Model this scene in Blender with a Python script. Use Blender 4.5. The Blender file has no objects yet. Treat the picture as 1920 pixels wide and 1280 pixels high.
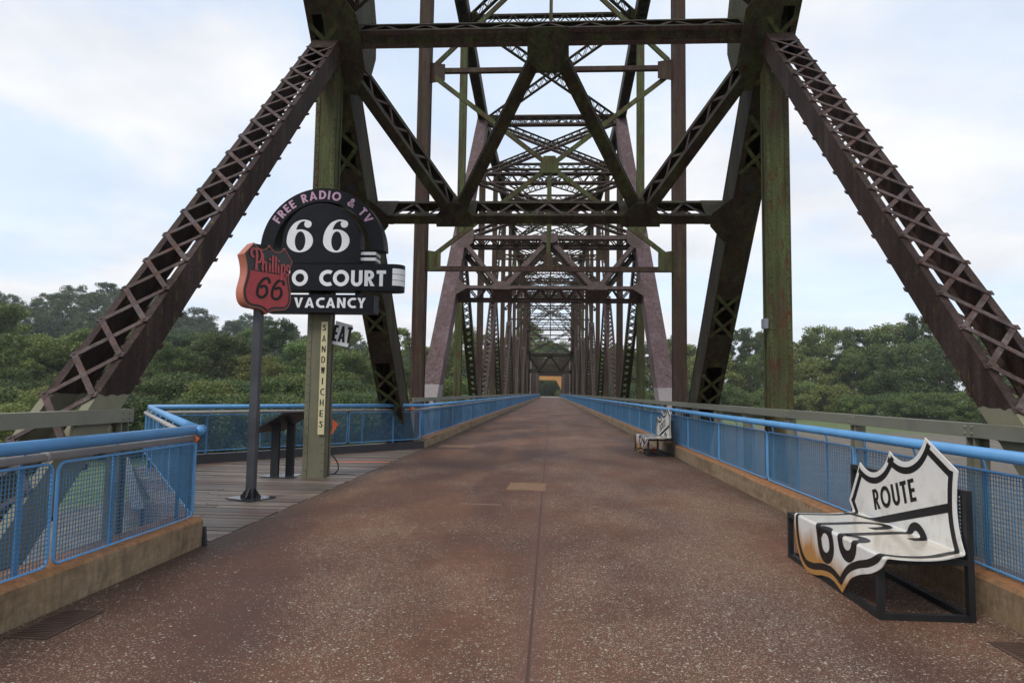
import bpy, bmesh, math, random
import numpy as np
from mathutils import Vector, Matrix
random.seed(7); rng = np.random.default_rng(7)
R_ = math.radians
scene = bpy.context.scene
COL = scene.collection

# ------------------------------------------------------------------ camera
CX, CH = 0.12, 1.70
yaw, pitch, roll, fpx = 0.05852, 0.07577, 0.01497, 1252.3
cam = bpy.data.cameras.new('camera'); camo = bpy.data.objects.new('camera', cam); COL.objects.link(camo)
cy_, sy_ = math.cos(yaw), math.sin(yaw)
fw = Vector((-sy_*math.cos(pitch), cy_*math.cos(pitch), math.sin(pitch)))
rt = Vector((cy_, sy_, 0)); upv = rt.cross(fw)
r2 = rt*math.cos(roll)+upv*math.sin(roll); u2 = -rt*math.sin(roll)+upv*math.cos(roll)
M = Matrix((r2, u2, -fw)).transposed().to_4x4(); M.translation = Vector((CX, 0, CH))
camo.matrix_world = M
cam.sensor_width = 36; cam.lens = 36*fpx/1920; cam.clip_start = 0.05; cam.clip_end = 9000
scene.camera = camo

HAZE = 0.00024
# ------------------------------------------------------------------ light, sky, exposure
SUN_EL, SUN_AZ = R_(48), R_(215)          # azimuth clockwise from +y : behind the camera and to the left
w = bpy.data.worlds.new('World'); scene.world = w; w.use_nodes = True
wn, wl = w.node_tree.nodes, w.node_tree.links
wn.clear()
def N(nodes, typ, **kw):
    n = nodes.new(typ)
    for k, v in kw.items():
        if k.startswith('i_'):
            key = k[2:]
            key = int(key) if key.isdigit() else key.replace('_', ' ')
            n.inputs[key].default_value = v
        else: setattr(n, k, v)
    return n
sky = N(wn, 'ShaderNodeTexSky', sky_type='NISHITA', sun_disc=False, sun_elevation=SUN_EL, sun_rotation=SUN_AZ,
        altitude=120, air_density=1.0, dust_density=2.0, ozone_density=1.0)
tc = N(wn, 'ShaderNodeTexCoord')
sep = N(wn, 'ShaderNodeSeparateXYZ'); wl.new(tc.outputs['Generated'], sep.inputs[0])
zc = N(wn, 'ShaderNodeMath', operation='MAXIMUM', i_1=0.0); wl.new(sep.outputs['Z'], zc.inputs[0])
za = N(wn, 'ShaderNodeMath', operation='ADD', i_1=0.22); wl.new(zc.outputs[0], za.inputs[0])
dx = N(wn, 'ShaderNodeMath', operation='DIVIDE'); wl.new(sep.outputs['X'], dx.inputs[0]); wl.new(za.outputs[0], dx.inputs[1])
dy = N(wn, 'ShaderNodeMath', operation='DIVIDE'); wl.new(sep.outputs['Y'], dy.inputs[0]); wl.new(za.outputs[0], dy.inputs[1])
cmb = N(wn, 'ShaderNodeCombineXYZ'); wl.new(dx.outputs[0], cmb.inputs[0]); wl.new(dy.outputs[0], cmb.inputs[1])
nz = N(wn, 'ShaderNodeTexNoise', i_Scale=1.15, i_Detail=9.0, i_Roughness=0.52, i_Distortion=0.35)
mp = N(wn, 'ShaderNodeMapping'); mp.inputs['Location'].default_value = (3.1, 7.4, 0.0)
wl.new(cmb.outputs[0], mp.inputs[0]); wl.new(mp.outputs[0], nz.inputs['Vector'])
cov = N(wn, 'ShaderNodeMapRange', i_1=0.40, i_2=0.57, i_3=0.56, i_4=1.0); cov.interpolation_type = 'SMOOTHSTEP'
wl.new(nz.outputs['Fac'], cov.inputs[0])
nz2 = N(wn, 'ShaderNodeTexNoise', i_Scale=2.3, i_Detail=6.0, i_Roughness=0.5); wl.new(mp.outputs[0], nz2.inputs['Vector'])
ccol = N(wn, 'ShaderNodeMix', data_type='RGBA'); ccol.inputs[6].default_value = (7.5, 7.75, 8.3, 1); ccol.inputs[7].default_value = (9.2, 9.3, 9.5, 1)
mr2 = N(wn, 'ShaderNodeMapRange', i_1=0.35, i_2=0.65); wl.new(nz2.outputs['Fac'], mr2.inputs[0]); wl.new(mr2.outputs[0], ccol.inputs[0])
hz = N(wn, 'ShaderNodeMapRange', i_1=0.0, i_2=0.22, i_3=1.0, i_4=0.0); wl.new(zc.outputs[0], hz.inputs[0])
cadd = N(wn, 'ShaderNodeMath', operation='MAXIMUM'); wl.new(cov.outputs[0], cadd.inputs[0]); wl.new(hz.outputs[0], cadd.inputs[1])
blue = N(wn, 'ShaderNodeMix', data_type='RGBA', blend_type='ADD'); blue.inputs[0].default_value = 1.0
wl.new(sky.outputs[0], blue.inputs[6]); blue.inputs[7].default_value = (3.1, 4.6, 6.4, 1)
mixs = N(wn, 'ShaderNodeMix', data_type='RGBA')
wl.new(cadd.outputs[0], mixs.inputs[0]); wl.new(blue.outputs[2], mixs.inputs[6]); wl.new(ccol.outputs[2], mixs.inputs[7])
bg = N(wn, 'ShaderNodeBackground', i_Strength=0.1); wl.new(mixs.outputs[2], bg.inputs[0])
wo = N(wn, 'ShaderNodeOutputWorld'); wl.new(bg.outputs[0], wo.inputs[0])

sun = bpy.data.lights.new('sun', 'SUN'); suno = bpy.data.objects.new('sun', sun); COL.objects.link(suno)
sun.energy = 1.7; sun.angle = R_(18); sun.color = (1.0, 0.95, 0.88)
sd = Vector((math.sin(SUN_AZ)*math.cos(SUN_EL), math.cos(SUN_AZ)*math.cos(SUN_EL), math.sin(SUN_EL)))
suno.rotation_euler = sd.to_track_quat('Z', 'Y').to_euler(); suno.location = (0, -30, 60)
vs = scene.view_settings; vs.view_transform = 'Standard'; vs.look = 'None'; vs.gamma = 1.0; vs.exposure = 0.15
vs.use_curve_mapping = False

# ------------------------------------------------------------------ helpers
def tag(o, label=None, cat=None, group=None, kind=None):
    if label: o['label'] = label
    if cat: o['category'] = cat
    if group: o['group'] = group
    if kind: o['kind'] = kind
    return o
def thing(name, loc, label, cat, group=None):
    o = bpy.data.objects.new(name, None); COL.objects.link(o); o.location = loc
    o.empty_display_size = .2
    return tag(o, label, cat, group)
V = Vector
class MB:
    def __init__(s): s.v = []; s.f = []; s.m = []
    def add(s, vs_, fs, mi=0):
        b = len(s.v); s.v += [tuple(x) for x in vs_]; s.f += [tuple(i+b for i in f) for f in fs]; s.m += [mi]*len(fs)
    def frame8(s, c, mi=0):
        s.add(c, [(0,3,2,1),(4,5,6,7),(0,1,5,4),(1,2,6,5),(2,3,7,6),(3,0,4,7)], mi)
    def box(s, a, b, mi=0):
        x0,y0,z0 = a; x1,y1,z1 = b
        s.frame8([(x0,y0,z0),(x1,y0,z0),(x1,y1,z0),(x0,y1,z0),(x0,y0,z1),(x1,y0,z1),(x1,y1,z1),(x0,y1,z1)], mi)
    def beam(s, p, q, w_, h, side=(1,0,0), mi=0):
        p, q = V(p), V(q); t = (q-p).normalized(); sd_ = V(side); sd_ = (sd_-t*sd_.dot(t)).normalized(); u = sd_.cross(t)
        a, b = sd_*(w_/2), u*(h/2)
        s.frame8([p-a-b, p+a-b, p+a+b, p-a+b, q-a-b, q+a-b, q+a+b, q-a+b], mi)
    def tube(s, pts, r, n=10, mi=0, cap=True):
        pts = [V(p) for p in pts]; rings = []
        t0 = (pts[1]-pts[0]).normalized(); ref = V((0,0,1)) if abs(t0.z) < .9 else V((1,0,0))
        for i, p in enumerate(pts):
            if i == 0: t = pts[1]-p
            elif i == len(pts)-1: t = p-pts[i-1]
            else: t = (pts[i+1]-p).normalized()+(p-pts[i-1]).normalized()
            t.normalize(); a = (ref-t*ref.dot(t)).normalized(); b = t.cross(a); ref = a
            rr = r[i] if isinstance(r, (list, tuple)) else r
            rings.append([p+a*(rr*math.cos(2*math.pi*k/n))+b*(rr*math.sin(2*math.pi*k/n)) for k in range(n)])
        vs_ = [x for g in rings for x in g]; fs = []
        for i in range(len(pts)-1):
            for k in range(n):
                k2 = (k+1) % n; fs.append((i*n+k, i*n+k2, (i+1)*n+k2, (i+1)*n+k))
        if cap: fs.append(tuple(range(n-1,-1,-1))); fs.append(tuple((len(pts)-1)*n+k for k in range(n)))
        s.add(vs_, fs, mi)
    def prism(s, poly, dvec, mi=0, mi_side=None):
        n = len(poly); P = [V(p) for p in poly]; d = V(dvec)
        s.add(P+[p+d for p in P], [tuple(range(n-1,-1,-1)), tuple(range(n,2*n))], mi)
        s.add(P+[p+d for p in P], [(i,(i+1)%n,(i+1)%n+n,i+n) for i in range(n)], mi if mi_side is None else mi_side)
    def rivet(s, p, nrm, r=.016, mi=0):
        p = V(p); nn = V(nrm).normalized(); a = nn.orthogonal().normalized(); b = nn.cross(a); vs_ = []
        for k in range(6):
            c, d = math.cos(k*math.pi/3), math.sin(k*math.pi/3); vs_.append(p+(a*c+b*d)*r)
        for k in range(6):
            c, d = math.cos(k*math.pi/3), math.sin(k*math.pi/3); vs_.append(p+(a*c+b*d)*r*.65+nn*r*.6)
        s.add(vs_, [(k,(k+1)%6,6+(k+1)%6,6+k) for k in range(6)]+[tuple(range(6,12))], mi)
    def build(s, name, mats, parent=None, smooth=False, local=False):
        me = bpy.data.meshes.new(name)
        off = (0,0,0)
        if parent is not None and not local:
            o_ = parent; off = V((0,0,0))
            while o_ is not None: off = off+o_.location; o_ = o_.parent
        if any(off): vv = [(x-off[0], y-off[1], z-off[2]) for x, y, z in s.v]
        else: vv = s.v
        me.from_pydata(vv, [], s.f)
        if not isinstance(mats, (list, tuple)): mats = [mats]
        for m in mats: me.materials.append(m)
        if len(mats) > 1: me.polygons.foreach_set('material_index', s.m)
        if smooth: me.polygons.foreach_set('use_smooth', [True]*len(s.f))
        me.update()
        o = bpy.data.objects.new(name, me); COL.objects.link(o)
        if parent is not None: o.parent = parent
        return o
def dup(o, parent=None):
    c = o.copy(); COL.objects.link(c)
    if parent is not None: c.parent = parent
    for ch in list(o.children): dup(ch, c)
    return c

# ------------------------------------------------------------------ materials
def mat(name):
    m = bpy.data.materials.new(name); m.use_nodes = True; nt = m.node_tree
    return m, nt.nodes, nt.links, nt.nodes['Principled BSDF']
def ramp(nodes, stops):
    r = nodes.new('ShaderNodeValToRGB'); cr = r.color_ramp
    while len(cr.elements) < len(stops): cr.elements.new(.5)
    for e, (p, c) in zip(cr.elements, stops):
        e.position = p; e.color = (*c, 1) if len(c) == 3 else c
    return r
def pos(nodes, links, scale=(1,1,1), obj=False):
    if obj: src = nodes.new('ShaderNodeTexCoord').outputs['Object']
    else: src = nodes.new('ShaderNodeNewGeometry').outputs['Position']
    mp_ = nodes.new('ShaderNodeMapping'); mp_.inputs['Scale'].default_value = scale; links.new(src, mp_.inputs[0]); return mp_.outputs[0]
def bump(nodes, links, b, h, strength=.3, dist=.01):
    bn = nodes.new('ShaderNodeBump'); bn.inputs['Strength'].default_value = strength; bn.inputs['Distance'].default_value = dist
    links.new(h, bn.inputs['Height']); links.new(bn.outputs[0], b.inputs['Normal'])
def mixc(nodes, links, fac, a, b_):
    m_ = nodes.new('ShaderNodeMix'); m_.data_type = 'RGBA'
    for i, x in ((0, fac), (6, a), (7, b_)):
        if hasattr(x, 'links'): links.new(x, m_.inputs[i])
        elif i == 0: m_.inputs[0].default_value = x
        else: m_.inputs[i].default_value = (*x, 1)
    return m_.outputs[2]
def steel(name, base, second, rust, t2=.5, tr=.6, paint_z=None, paint=(.17,.165,.115), rough=.68):
    m, n, l, b = mat(name)
    p1 = pos(n, l, (1.6,1.6,.45))
    n1 = N(n, 'ShaderNodeTexNoise', i_Scale=1.3, i_Detail=7.0, i_Roughness=.62); l.new(p1, n1.inputs['Vector'])
    r1 = N(n, 'ShaderNodeMapRange', i_1=t2-.1, i_2=t2+.12); l.new(n1.outputs['Fac'], r1.inputs[0])
    c = mixc(n, l, r1.outputs[0], base, second)
    p2 = pos(n, l, (7,7,2.2))
    n2 = N(n, 'ShaderNodeTexNoise', i_Scale=1.1, i_Detail=10.0, i_Roughness=.7); l.new(p2, n2.inputs['Vector'])
    r2_ = N(n, 'ShaderNodeMapRange', i_1=tr-.04, i_2=tr+.06); l.new(n2.outputs['Fac'], r2_.inputs[0])
    c = mixc(n, l, r2_.outputs[0], c, rust)
    n3 = N(n, 'ShaderNodeTexNoise', i_Scale=30.0, i_Detail=5.0); l.new(pos(n, l), n3.inputs['Vector'])
    r3 = N(n, 'ShaderNodeMapRange', i_1=.25, i_2=.75, i_3=.62, i_4=1.38); l.new(n3.outputs['Fac'], r3.inputs[0])
    n4 = N(n, 'ShaderNodeTexNoise', i_Scale=1.0, i_Detail=6.0, i_Roughness=.7); l.new(pos(n, l, (9,9,.55)), n4.inputs['Vector'])
    r4 = N(n, 'ShaderNodeMapRange', i_1=.3, i_2=.7, i_3=.55, i_4=1.45); l.new(n4.outputs['Fac'], r4.inputs[0])
    m34 = N(n, 'ShaderNodeMath', operation='MULTIPLY'); l.new(r3.outputs[0], m34.inputs[0]); l.new(r4.outputs[0], m34.inputs[1])
    mul = N(n, 'ShaderNodeVectorMath', operation='SCALE'); l.new(c, mul.inputs[0]); l.new(m34.outputs[0], mul.inputs['Scale'])
    c = mul.outputs[0]
    if paint_z is not None:
        g = n.new('ShaderNodeNewGeometry'); sp = n.new('ShaderNodeSeparateXYZ'); l.new(g.outputs['Position'], sp.inputs[0])
        nn = N(n, 'ShaderNodeTexNoise', i_Scale=6.0, i_Detail=4.0); l.new(g.outputs['Position'], nn.inputs['Vector'])
        ad = N(n, 'ShaderNodeMath', operation='MULTIPLY_ADD', i_1=.10); l.new(nn.outputs['Fac'], ad.inputs[0]); l.new(sp.outputs['Z'], ad.inputs[2])
        lt = N(n, 'ShaderNodeMath', operation='LESS_THAN', i_1=paint_z+.05); l.new(ad.outputs[0], lt.inputs[0])
        rr = N(n, 'ShaderNodeMapRange', i_1=.3, i_2=.7, i_3=.85, i_4=1.1); l.new(n2.outputs['Fac'], rr.inputs[0])
        pc = N(n, 'ShaderNodeVectorMath', operation='SCALE'); pc.inputs[0].default_value = paint; l.new(rr.outputs[0], pc.inputs['Scale'])
        c = mixc(n, l, lt.outputs[0], c, pc.outputs[0])
    l.new(c, b.inputs['Base Color']); b.inputs['Roughness'].default_value = rough
    b.inputs['Specular IOR Level'].default_value = .18
    bump(n, l, b, n3.outputs['Fac'], .35, .004)
    return m
def plain(name, col, rough=.5, metal=0., var=.12, scale=8, bmp=0.0, spec=.5, dirt=None):
    m, n, l, b = mat(name)
    n1 = N(n, 'ShaderNodeTexNoise', i_Scale=scale, i_Detail=8.0, i_Roughness=.65); l.new(pos(n, l, obj=False), n1.inputs['Vector'])
    r1 = N(n, 'ShaderNodeMapRange', i_1=.3, i_2=.7, i_3=1-var, i_4=1+var); l.new(n1.outputs['Fac'], r1.inputs[0])
    sc = N(n, 'ShaderNodeVectorMath', operation='SCALE'); sc.inputs[0].default_value = col; l.new(r1.outputs[0], sc.inputs['Scale'])
    c = sc.outputs[0]
    if dirt:
        n2 = N(n, 'ShaderNodeTexNoise', i_Scale=scale*.5, i_Detail=10.0, i_Roughness=.75); l.new(pos(n, l, (1,1,.35)), n2.inputs['Vector'])
        r2_ = N(n, 'ShaderNodeMapRange', i_1=dirt[1], i_2=dirt[1]+.15, i_3=0, i_4=dirt[2]); l.new(n2.outputs['Fac'], r2_.inputs[0])
        c = mixc(n, l, r2_.outputs[0], c, dirt[0])
    l.new(c, b.inputs['Base Color'])
    rr = N(n, 'ShaderNodeMapRange', i_1=.3, i_2=.7, i_3=max(.05,rough-.08), i_4=rough+.1); l.new(n1.outputs['Fac'], rr.inputs[0]); l.new(rr.outputs[0], b.inputs['Roughness'])
    b.inputs['Metallic'].default_value = metal; b.inputs['Specular IOR Level'].default_value = spec
    if bmp: bump(n, l, b, n1.outputs['Fac'], bmp, .01)
    return m
RUST = (.075,.032,.02)
MAT = {}
MAT['dark'] = steel('dark_rusted_steel', (.027,.019,.014), (.046,.048,.018), (.048,.020,.012), .50, .57)
MAT['darkgreen'] = steel('dark_green_plate_steel', (.046,.052,.020), (.030,.022,.016), (.055,.022,.013), .52, .57)
MAT['green'] = steel('flaking_green_steel', (.072,.088,.034), (.056,.046,.025), (.075,.034,.018), .54, .565)
MAT['greenpost'] = steel('olive_painted_post_steel', (.072,.088,.034), (.056,.046,.025), (.075,.034,.018), .54, .565, paint_z=3.55, paint=(.150,.145,.098))
MAT['brown'] = steel('brown_rust_steel', (.052,.032,.027), (.058,.048,.026), (.058,.024,.016), .56, .58)
MAT['purple'] = steel('weathered_purple_steel', (.098,.064,.064), (.135,.10,.11), (.085,.036,.028), .57, .60, paint_z=1.95, paint=(.24,.215,.21))
MAT['purple2'] = steel('weathered_mauve_steel', (.082,.056,.053), (.056,.046,.035), (.062,.030,.022), .54, .59)
MAT['strut'] = steel('rusted_strut_steel', (.030,.018,.015), (.056,.036,.033), (.085,.068,.022), .54, .62, paint_z=1.62, paint=(.20,.19,.13))
MAT['strutlace'] = steel('rusted_lacing_steel', (.066,.046,.042), (.095,.077,.076), (.085,.036,.024), .52, .57)
MAT['olive'] = plain('olive_rail_paint', (.175,.17,.125), .55, var=.15, scale=3, dirt=((.09,.06,.04), .62, .7))
MAT['blue'] = plain('blue_rail_paint', (.105,.305,.59), .42, var=.10, scale=2.5, dirt=((.08,.15,.25), .60, .5))
MAT['bluewire'] = plain('blue_wire_paint', (.055,.160,.285), .5, var=.15, scale=4)
MAT['conduit'] = plain('grey_conduit', (.34,.32,.31), .5, var=.1, scale=3)
MAT['blackmetal'] = plain('black_painted_metal', (.011,.012,.014), .5, var=.25, scale=7, dirt=((.05,.035,.03), .64, .6))
MAT['kerbsteel'] = plain('dark_channel_steel', (.035,.035,.042), .42, var=.2, scale=4)
MAT['polegrey'] = plain('dark_grey_pole', (.045,.047,.055), .42, var=.3, scale=3)
MAT['baseplate'] = plain('wet_steel_plate', (.13,.14,.16), .12, metal=.8, var=.2, scale=4)
MAT['signblack'] = plain('black_sign_paint', (.008,.009,.013), .42, var=.25, scale=5, dirt=((.016,.016,.018), .62, .5), spec=.16)
MAT['signwhite'] = plain('white_sign_paint', (.72,.74,.75), .45, var=.05, scale=6)
MAT['signpink'] = plain('faded_pink_lettering', (.47,.29,.41), .5, var=.06)
MAT['cream'] = plain('cream_board_paint', (.54,.49,.29), .5, var=.06)
MAT['ink'] = plain('black_lettering', (.010,.010,.011), .42, var=.2, spec=.3)
MAT['redface'] = plain('faded_red_sign_face', (.43,.05,.055), .5, var=.15, scale=5)
MAT['redscript'] = plain('faded_red_script', (.48,.085,.09), .5, var=.1, scale=5)
MAT['orangeside'] = plain('sunfaded_orange_sign_edge', (.43,.125,.075), .5, var=.15, scale=2.5)
MAT['shielddark'] = plain('dark_grey_sign_face', (.042,.042,.046), .55, var=.15, scale=4)
MAT['orangetape'] = plain('orange_marking_tape', (.85,.16,.05), .5, var=.05)
MAT['cable'] = plain('black_cable', (.012,.012,.012), .5)
MAT['greybox'] = plain('grey_junction_box_paint', (.20,.21,.24), .5, var=.08)
MAT['ochre'] = plain('ochre_painted_beam', (.50,.24,.07), .6, var=.15, scale=1.2)
MAT['pier'] = plain('pier_concrete', (.30,.27,.23), .85, var=.2, scale=1.0, bmp=.3)
MAT['bark'] = plain('tree_bark', (.07,.055,.04), .9, var=.3, scale=4)
MAT['farroad'] = plain('pale_far_road', (.42,.41,.38), .8, var=.1)
MAT['mesh_black'] = MAT['blackmetal']

def road_mat():
    m, n, l, b = mat('exposed_aggregate_road')
    P = n.new('ShaderNodeNewGeometry').outputs['Position']
    sp = n.new('ShaderNodeSeparateXYZ'); l.new(P, sp.inputs[0])
    big = N(n, 'ShaderNodeTexNoise', i_Scale=.55, i_Detail=6.0, i_Roughness=.6, i_Distortion=.4); l.new(pos(n, l, (1.0,.55,1)), big.inputs['Vector'])
    c = ramp(n, [(.30,(.066,.027,.016)),(.44,(.100,.042,.023)),(.56,(.136,.061,.034)),(.70,(.172,.092,.054))]); l.new(big.outputs['Fac'], c.inputs[0])
    col = c.outputs[0]
    fine = N(n, 'ShaderNodeTexNoise', i_Scale=9.0, i_Detail=9.0, i_Roughness=.75); l.new(P, fine.inputs['Vector'])
    fr = N(n, 'ShaderNodeMapRange', i_1=.3, i_2=.7, i_3=.66, i_4=1.32); l.new(fine.outputs['Fac'], fr.inputs[0])
    sc = N(n, 'ShaderNodeVectorMath', operation='SCALE'); l.new(col, sc.inputs[0]); l.new(fr.outputs[0], sc.inputs['Scale']); col = sc.outputs[0]
    # dark stained lane left of the joint
    dk = N(n, 'ShaderNodeTexNoise', i_Scale=.32, i_Detail=4.0, i_Distortion=.8); l.new(pos(n, l, (1.5,.5,1)), dk.inputs['Vector'])
    dkr = N(n, 'ShaderNodeMapRange', i_1=.46, i_2=.66, i_3=0, i_4=.62); l.new(dk.outputs['Fac'], dkr.inputs[0])
    col = mixc(n, l, dkr.outputs[0], col, (.054,.024,.017))
    # brown grime strip painted along the kerbs to stand for contact shade
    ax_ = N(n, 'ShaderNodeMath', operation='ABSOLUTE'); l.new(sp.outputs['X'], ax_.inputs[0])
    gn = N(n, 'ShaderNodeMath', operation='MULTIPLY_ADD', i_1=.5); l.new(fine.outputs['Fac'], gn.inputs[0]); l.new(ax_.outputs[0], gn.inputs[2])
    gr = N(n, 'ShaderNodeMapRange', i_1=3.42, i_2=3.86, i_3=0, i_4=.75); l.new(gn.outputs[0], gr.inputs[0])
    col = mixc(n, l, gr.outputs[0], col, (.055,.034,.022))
    # pebbles
    def peb(scale, thr, seedoff):
        v = N(n, 'ShaderNodeTexVoronoi', i_Scale=scale, i_Randomness=1.0); mp_ = n.new('ShaderNodeMapping'); mp_.inputs['Location'].default_value = (seedoff, seedoff*2, 0)
        dist = N(n, 'ShaderNodeTexNoise', i_Scale=scale*.8, i_Detail=2.0); l.new(P, dist.inputs['Vector'])
        dsc = N(n, 'ShaderNodeVectorMath', operation='SCALE', i_Scale=.55/scale); l.new(dist.outputs['Color'], dsc.inputs[0])
        da = N(n, 'ShaderNodeVectorMath', operation='ADD'); l.new(P, da.inputs[0]); l.new(dsc.outputs[0], da.inputs[1])
        l.new(da.outputs[0], mp_.inputs[0]); l.new(mp_.outputs[0], v.inputs['Vector'])
        rs = N(n, 'ShaderNodeSeparateColor'); l.new(v.outputs['Color'], rs.inputs[0])
        size = N(n, 'ShaderNodeMath', operation='MULTIPLY', i_1=thr); l.new(rs.outputs[0], size.inputs[0])
        lt = N(n, 'ShaderNodeMath', operation='LESS_THAN'); l.new(v.outputs['Distance'], lt.inputs[0]); l.new(size.outputs[0], lt.inputs[1])
        return lt.outputs[0], rs.outputs[1], rs.outputs[2]
    m1 = N(n, 'ShaderNodeTexNoise', i_Scale=.75, i_Detail=5.0, i_Roughness=.6); l.new(pos(n, l, (1.1,.6,1)), m1.inputs['Vector'])
    rgt = N(n, 'ShaderNodeMapRange', i_1=-.6, i_2=.5, i_3=-.05, i_4=.06); l.new(sp.outputs['X'], rgt.inputs[0])
    ad = N(n, 'ShaderNodeMath', operation='ADD'); l.new(m1.outputs['Fac'], ad.inputs[0]); l.new(rgt.outputs[0], ad.inputs[1])
    near = N(n, 'ShaderNodeMapRange', i_1=2.5, i_2=8.5, i_3=.15, i_4=0.0); l.new(sp.outputs['Y'], near.inputs[0])
    ad2 = N(n, 'ShaderNodeMath', operation='ADD'); l.new(ad.outputs[0], ad2.inputs[0]); l.new(near.outputs[0], ad2.inputs[1])
    mk = N(n, 'ShaderNodeMapRange', i_1=.42, i_2=.64, i_3=0.04, i_4=.95); l.new(ad2.outputs[0], mk.inputs[0])
    inv = N(n, 'ShaderNodeMapRange', i_1=0, i_2=.62, i_3=1, i_4=.22); l.new(dkr.outputs[0], inv.inputs[0])
    mkx = N(n, 'ShaderNodeMath', operation='MULTIPLY'); l.new(mk.outputs[0], mkx.inputs[0]); l.new(inv.outputs[0], mkx.inputs[1])
    hmask = None
    for scale, thr, so, cc in ((80, .50, 0, (.47,.39,.30)), (38, .42, 3.3, (.56,.50,.41)), (150, .48, 7.7, (.34,.25,.18))):
        msk, rnd, tint = peb(scale, thr, so)
        gate = N(n, 'ShaderNodeMath', operation='LESS_THAN'); l.new(rnd, gate.inputs[0])
        if scale == 38:
            mk2 = N(n, 'ShaderNodeMath', operation='MULTIPLY', i_1=.38); l.new(mkx.outputs[0], mk2.inputs[0]); l.new(mk2.outputs[0], gate.inputs[1])
        else: l.new(mkx.outputs[0], gate.inputs[1])
        mm = N(n, 'ShaderNodeMath', operation='MULTIPLY'); l.new(msk, mm.inputs[0]); l.new(gate.outputs[0], mm.inputs[1])
        pc = mixc(n, l, tint, tuple(x*.62 for x in cc), cc)
        col = mixc(n, l, mm.outputs[0], col, pc)
        if scale == 80: hmask = mm.outputs[0]
    # central joint (a sawn groove filled with dirt) and transverse joints
    ab = N(n, 'ShaderNodeMath', operation='ABSOLUTE'); l.new(sp.outputs['X'], ab.inputs[0])
    wob = N(n, 'ShaderNodeMapRange', i_1=.3, i_2=.7, i_3=.006, i_4=.016); l.new(fine.outputs['Fac'], wob.inputs[0])
    seam = N(n, 'ShaderNodeMath', operation='LESS_THAN'); l.new(ab.outputs[0], seam.inputs[0]); l.new(wob.outputs[0], seam.inputs[1])
    col = mixc(n, l, seam.outputs[0], col, (.018,.011,.009))
    band = N(n, 'ShaderNodeMapRange', i_1=.05, i_2=.16, i_3=.55, i_4=0); l.new(ab.outputs[0], band.inputs[0])
    col = mixc(n, l, band.outputs[0], col, (.12,.058,.042))
    ym = N(n, 'ShaderNodeMath', operation='PINGPONG', i_1=4.92); l.new(sp.outputs['Y'], ym.inputs[0])
    tj = N(n, 'ShaderNodeMath', operation='LESS_THAN', i_1=.012); l.new(ym.outputs[0], tj.inputs[0])
    tjf = N(n, 'ShaderNodeMath', operation='MULTIPLY', i_1=.55); l.new(tj.outputs[0], tjf.inputs[0])
    col = mixc(n, l, tjf.outputs[0], col, (.06,.035,.028))
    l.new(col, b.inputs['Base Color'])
    rr = N(n, 'ShaderNodeMapRange', i_1=.35, i_2=.65, i_3=.62, i_4=.86); l.new(big.outputs['Fac'], rr.inputs[0]); l.new(rr.outputs[0], b.inputs['Roughness'])
    b.inputs['Specular IOR Level'].default_value = .4
    h = N(n, 'ShaderNodeMath', operation='MULTIPLY_ADD', i_1=.6); l.new(hmask, h.inputs[0]); l.new(fine.outputs['Fac'], h.inputs[2])
    bump(n, l, b, h.outputs[0], .5, .006)
    return m
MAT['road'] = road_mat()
def kerb_mat():
    m, n, l, b = mat('rust_stained_kerb_concrete')
    P = n.new('ShaderNodeNewGeometry'); nrm = n.new('ShaderNodeSeparateXYZ'); l.new(P.outputs['True Normal'], nrm.inputs[0])
    n1 = N(n, 'ShaderNodeTexNoise', i_Scale=1.6, i_Detail=8.0, i_Roughness=.7); l.new(pos(n, l, (1,.5,2.5)), n1.inputs['Vector'])
    side = ramp(n, [(.32,(.14,.085,.045)),(.48,(.24,.165,.095)),(.60,(.29,.215,.135)),(.70,(.27,.105,.036))]); l.new(n1.outputs['Fac'], side.inputs[0])
    top = ramp(n, [(.3,(.28,.105,.036)),(.5,(.33,.145,.052)),(.7,(.20,.10,.05))]); l.new(n1.outputs['Fac'], top.inputs[0])
    col = mixc(n, l, nrm.outputs['Z'], side.outputs[0], top.outputs[0])
    n2 = N(n, 'ShaderNodeTexNoise', i_Scale=14.0, i_Detail=9.0, i_Roughness=.75); l.new(pos(n, l, (1,1,.4)), n2.inputs['Vector'])
    r = N(n, 'ShaderNodeMapRange', i_1=.3, i_2=.7, i_3=.5, i_4=1.4); l.new(n2.outputs['Fac'], r.inputs[0])
    sc = N(n, 'ShaderNodeVectorMath', operation='SCALE'); l.new(col, sc.inputs[0]); l.new(r.outputs[0], sc.inputs['Scale'])
    l.new(sc.outputs[0], b.inputs['Base Color']); b.inputs['Roughness'].default_value = .85
    bump(n, l, b, n2.outputs['Fac'], .5, .012); return m
MAT['kerb'] = kerb_mat()
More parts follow.
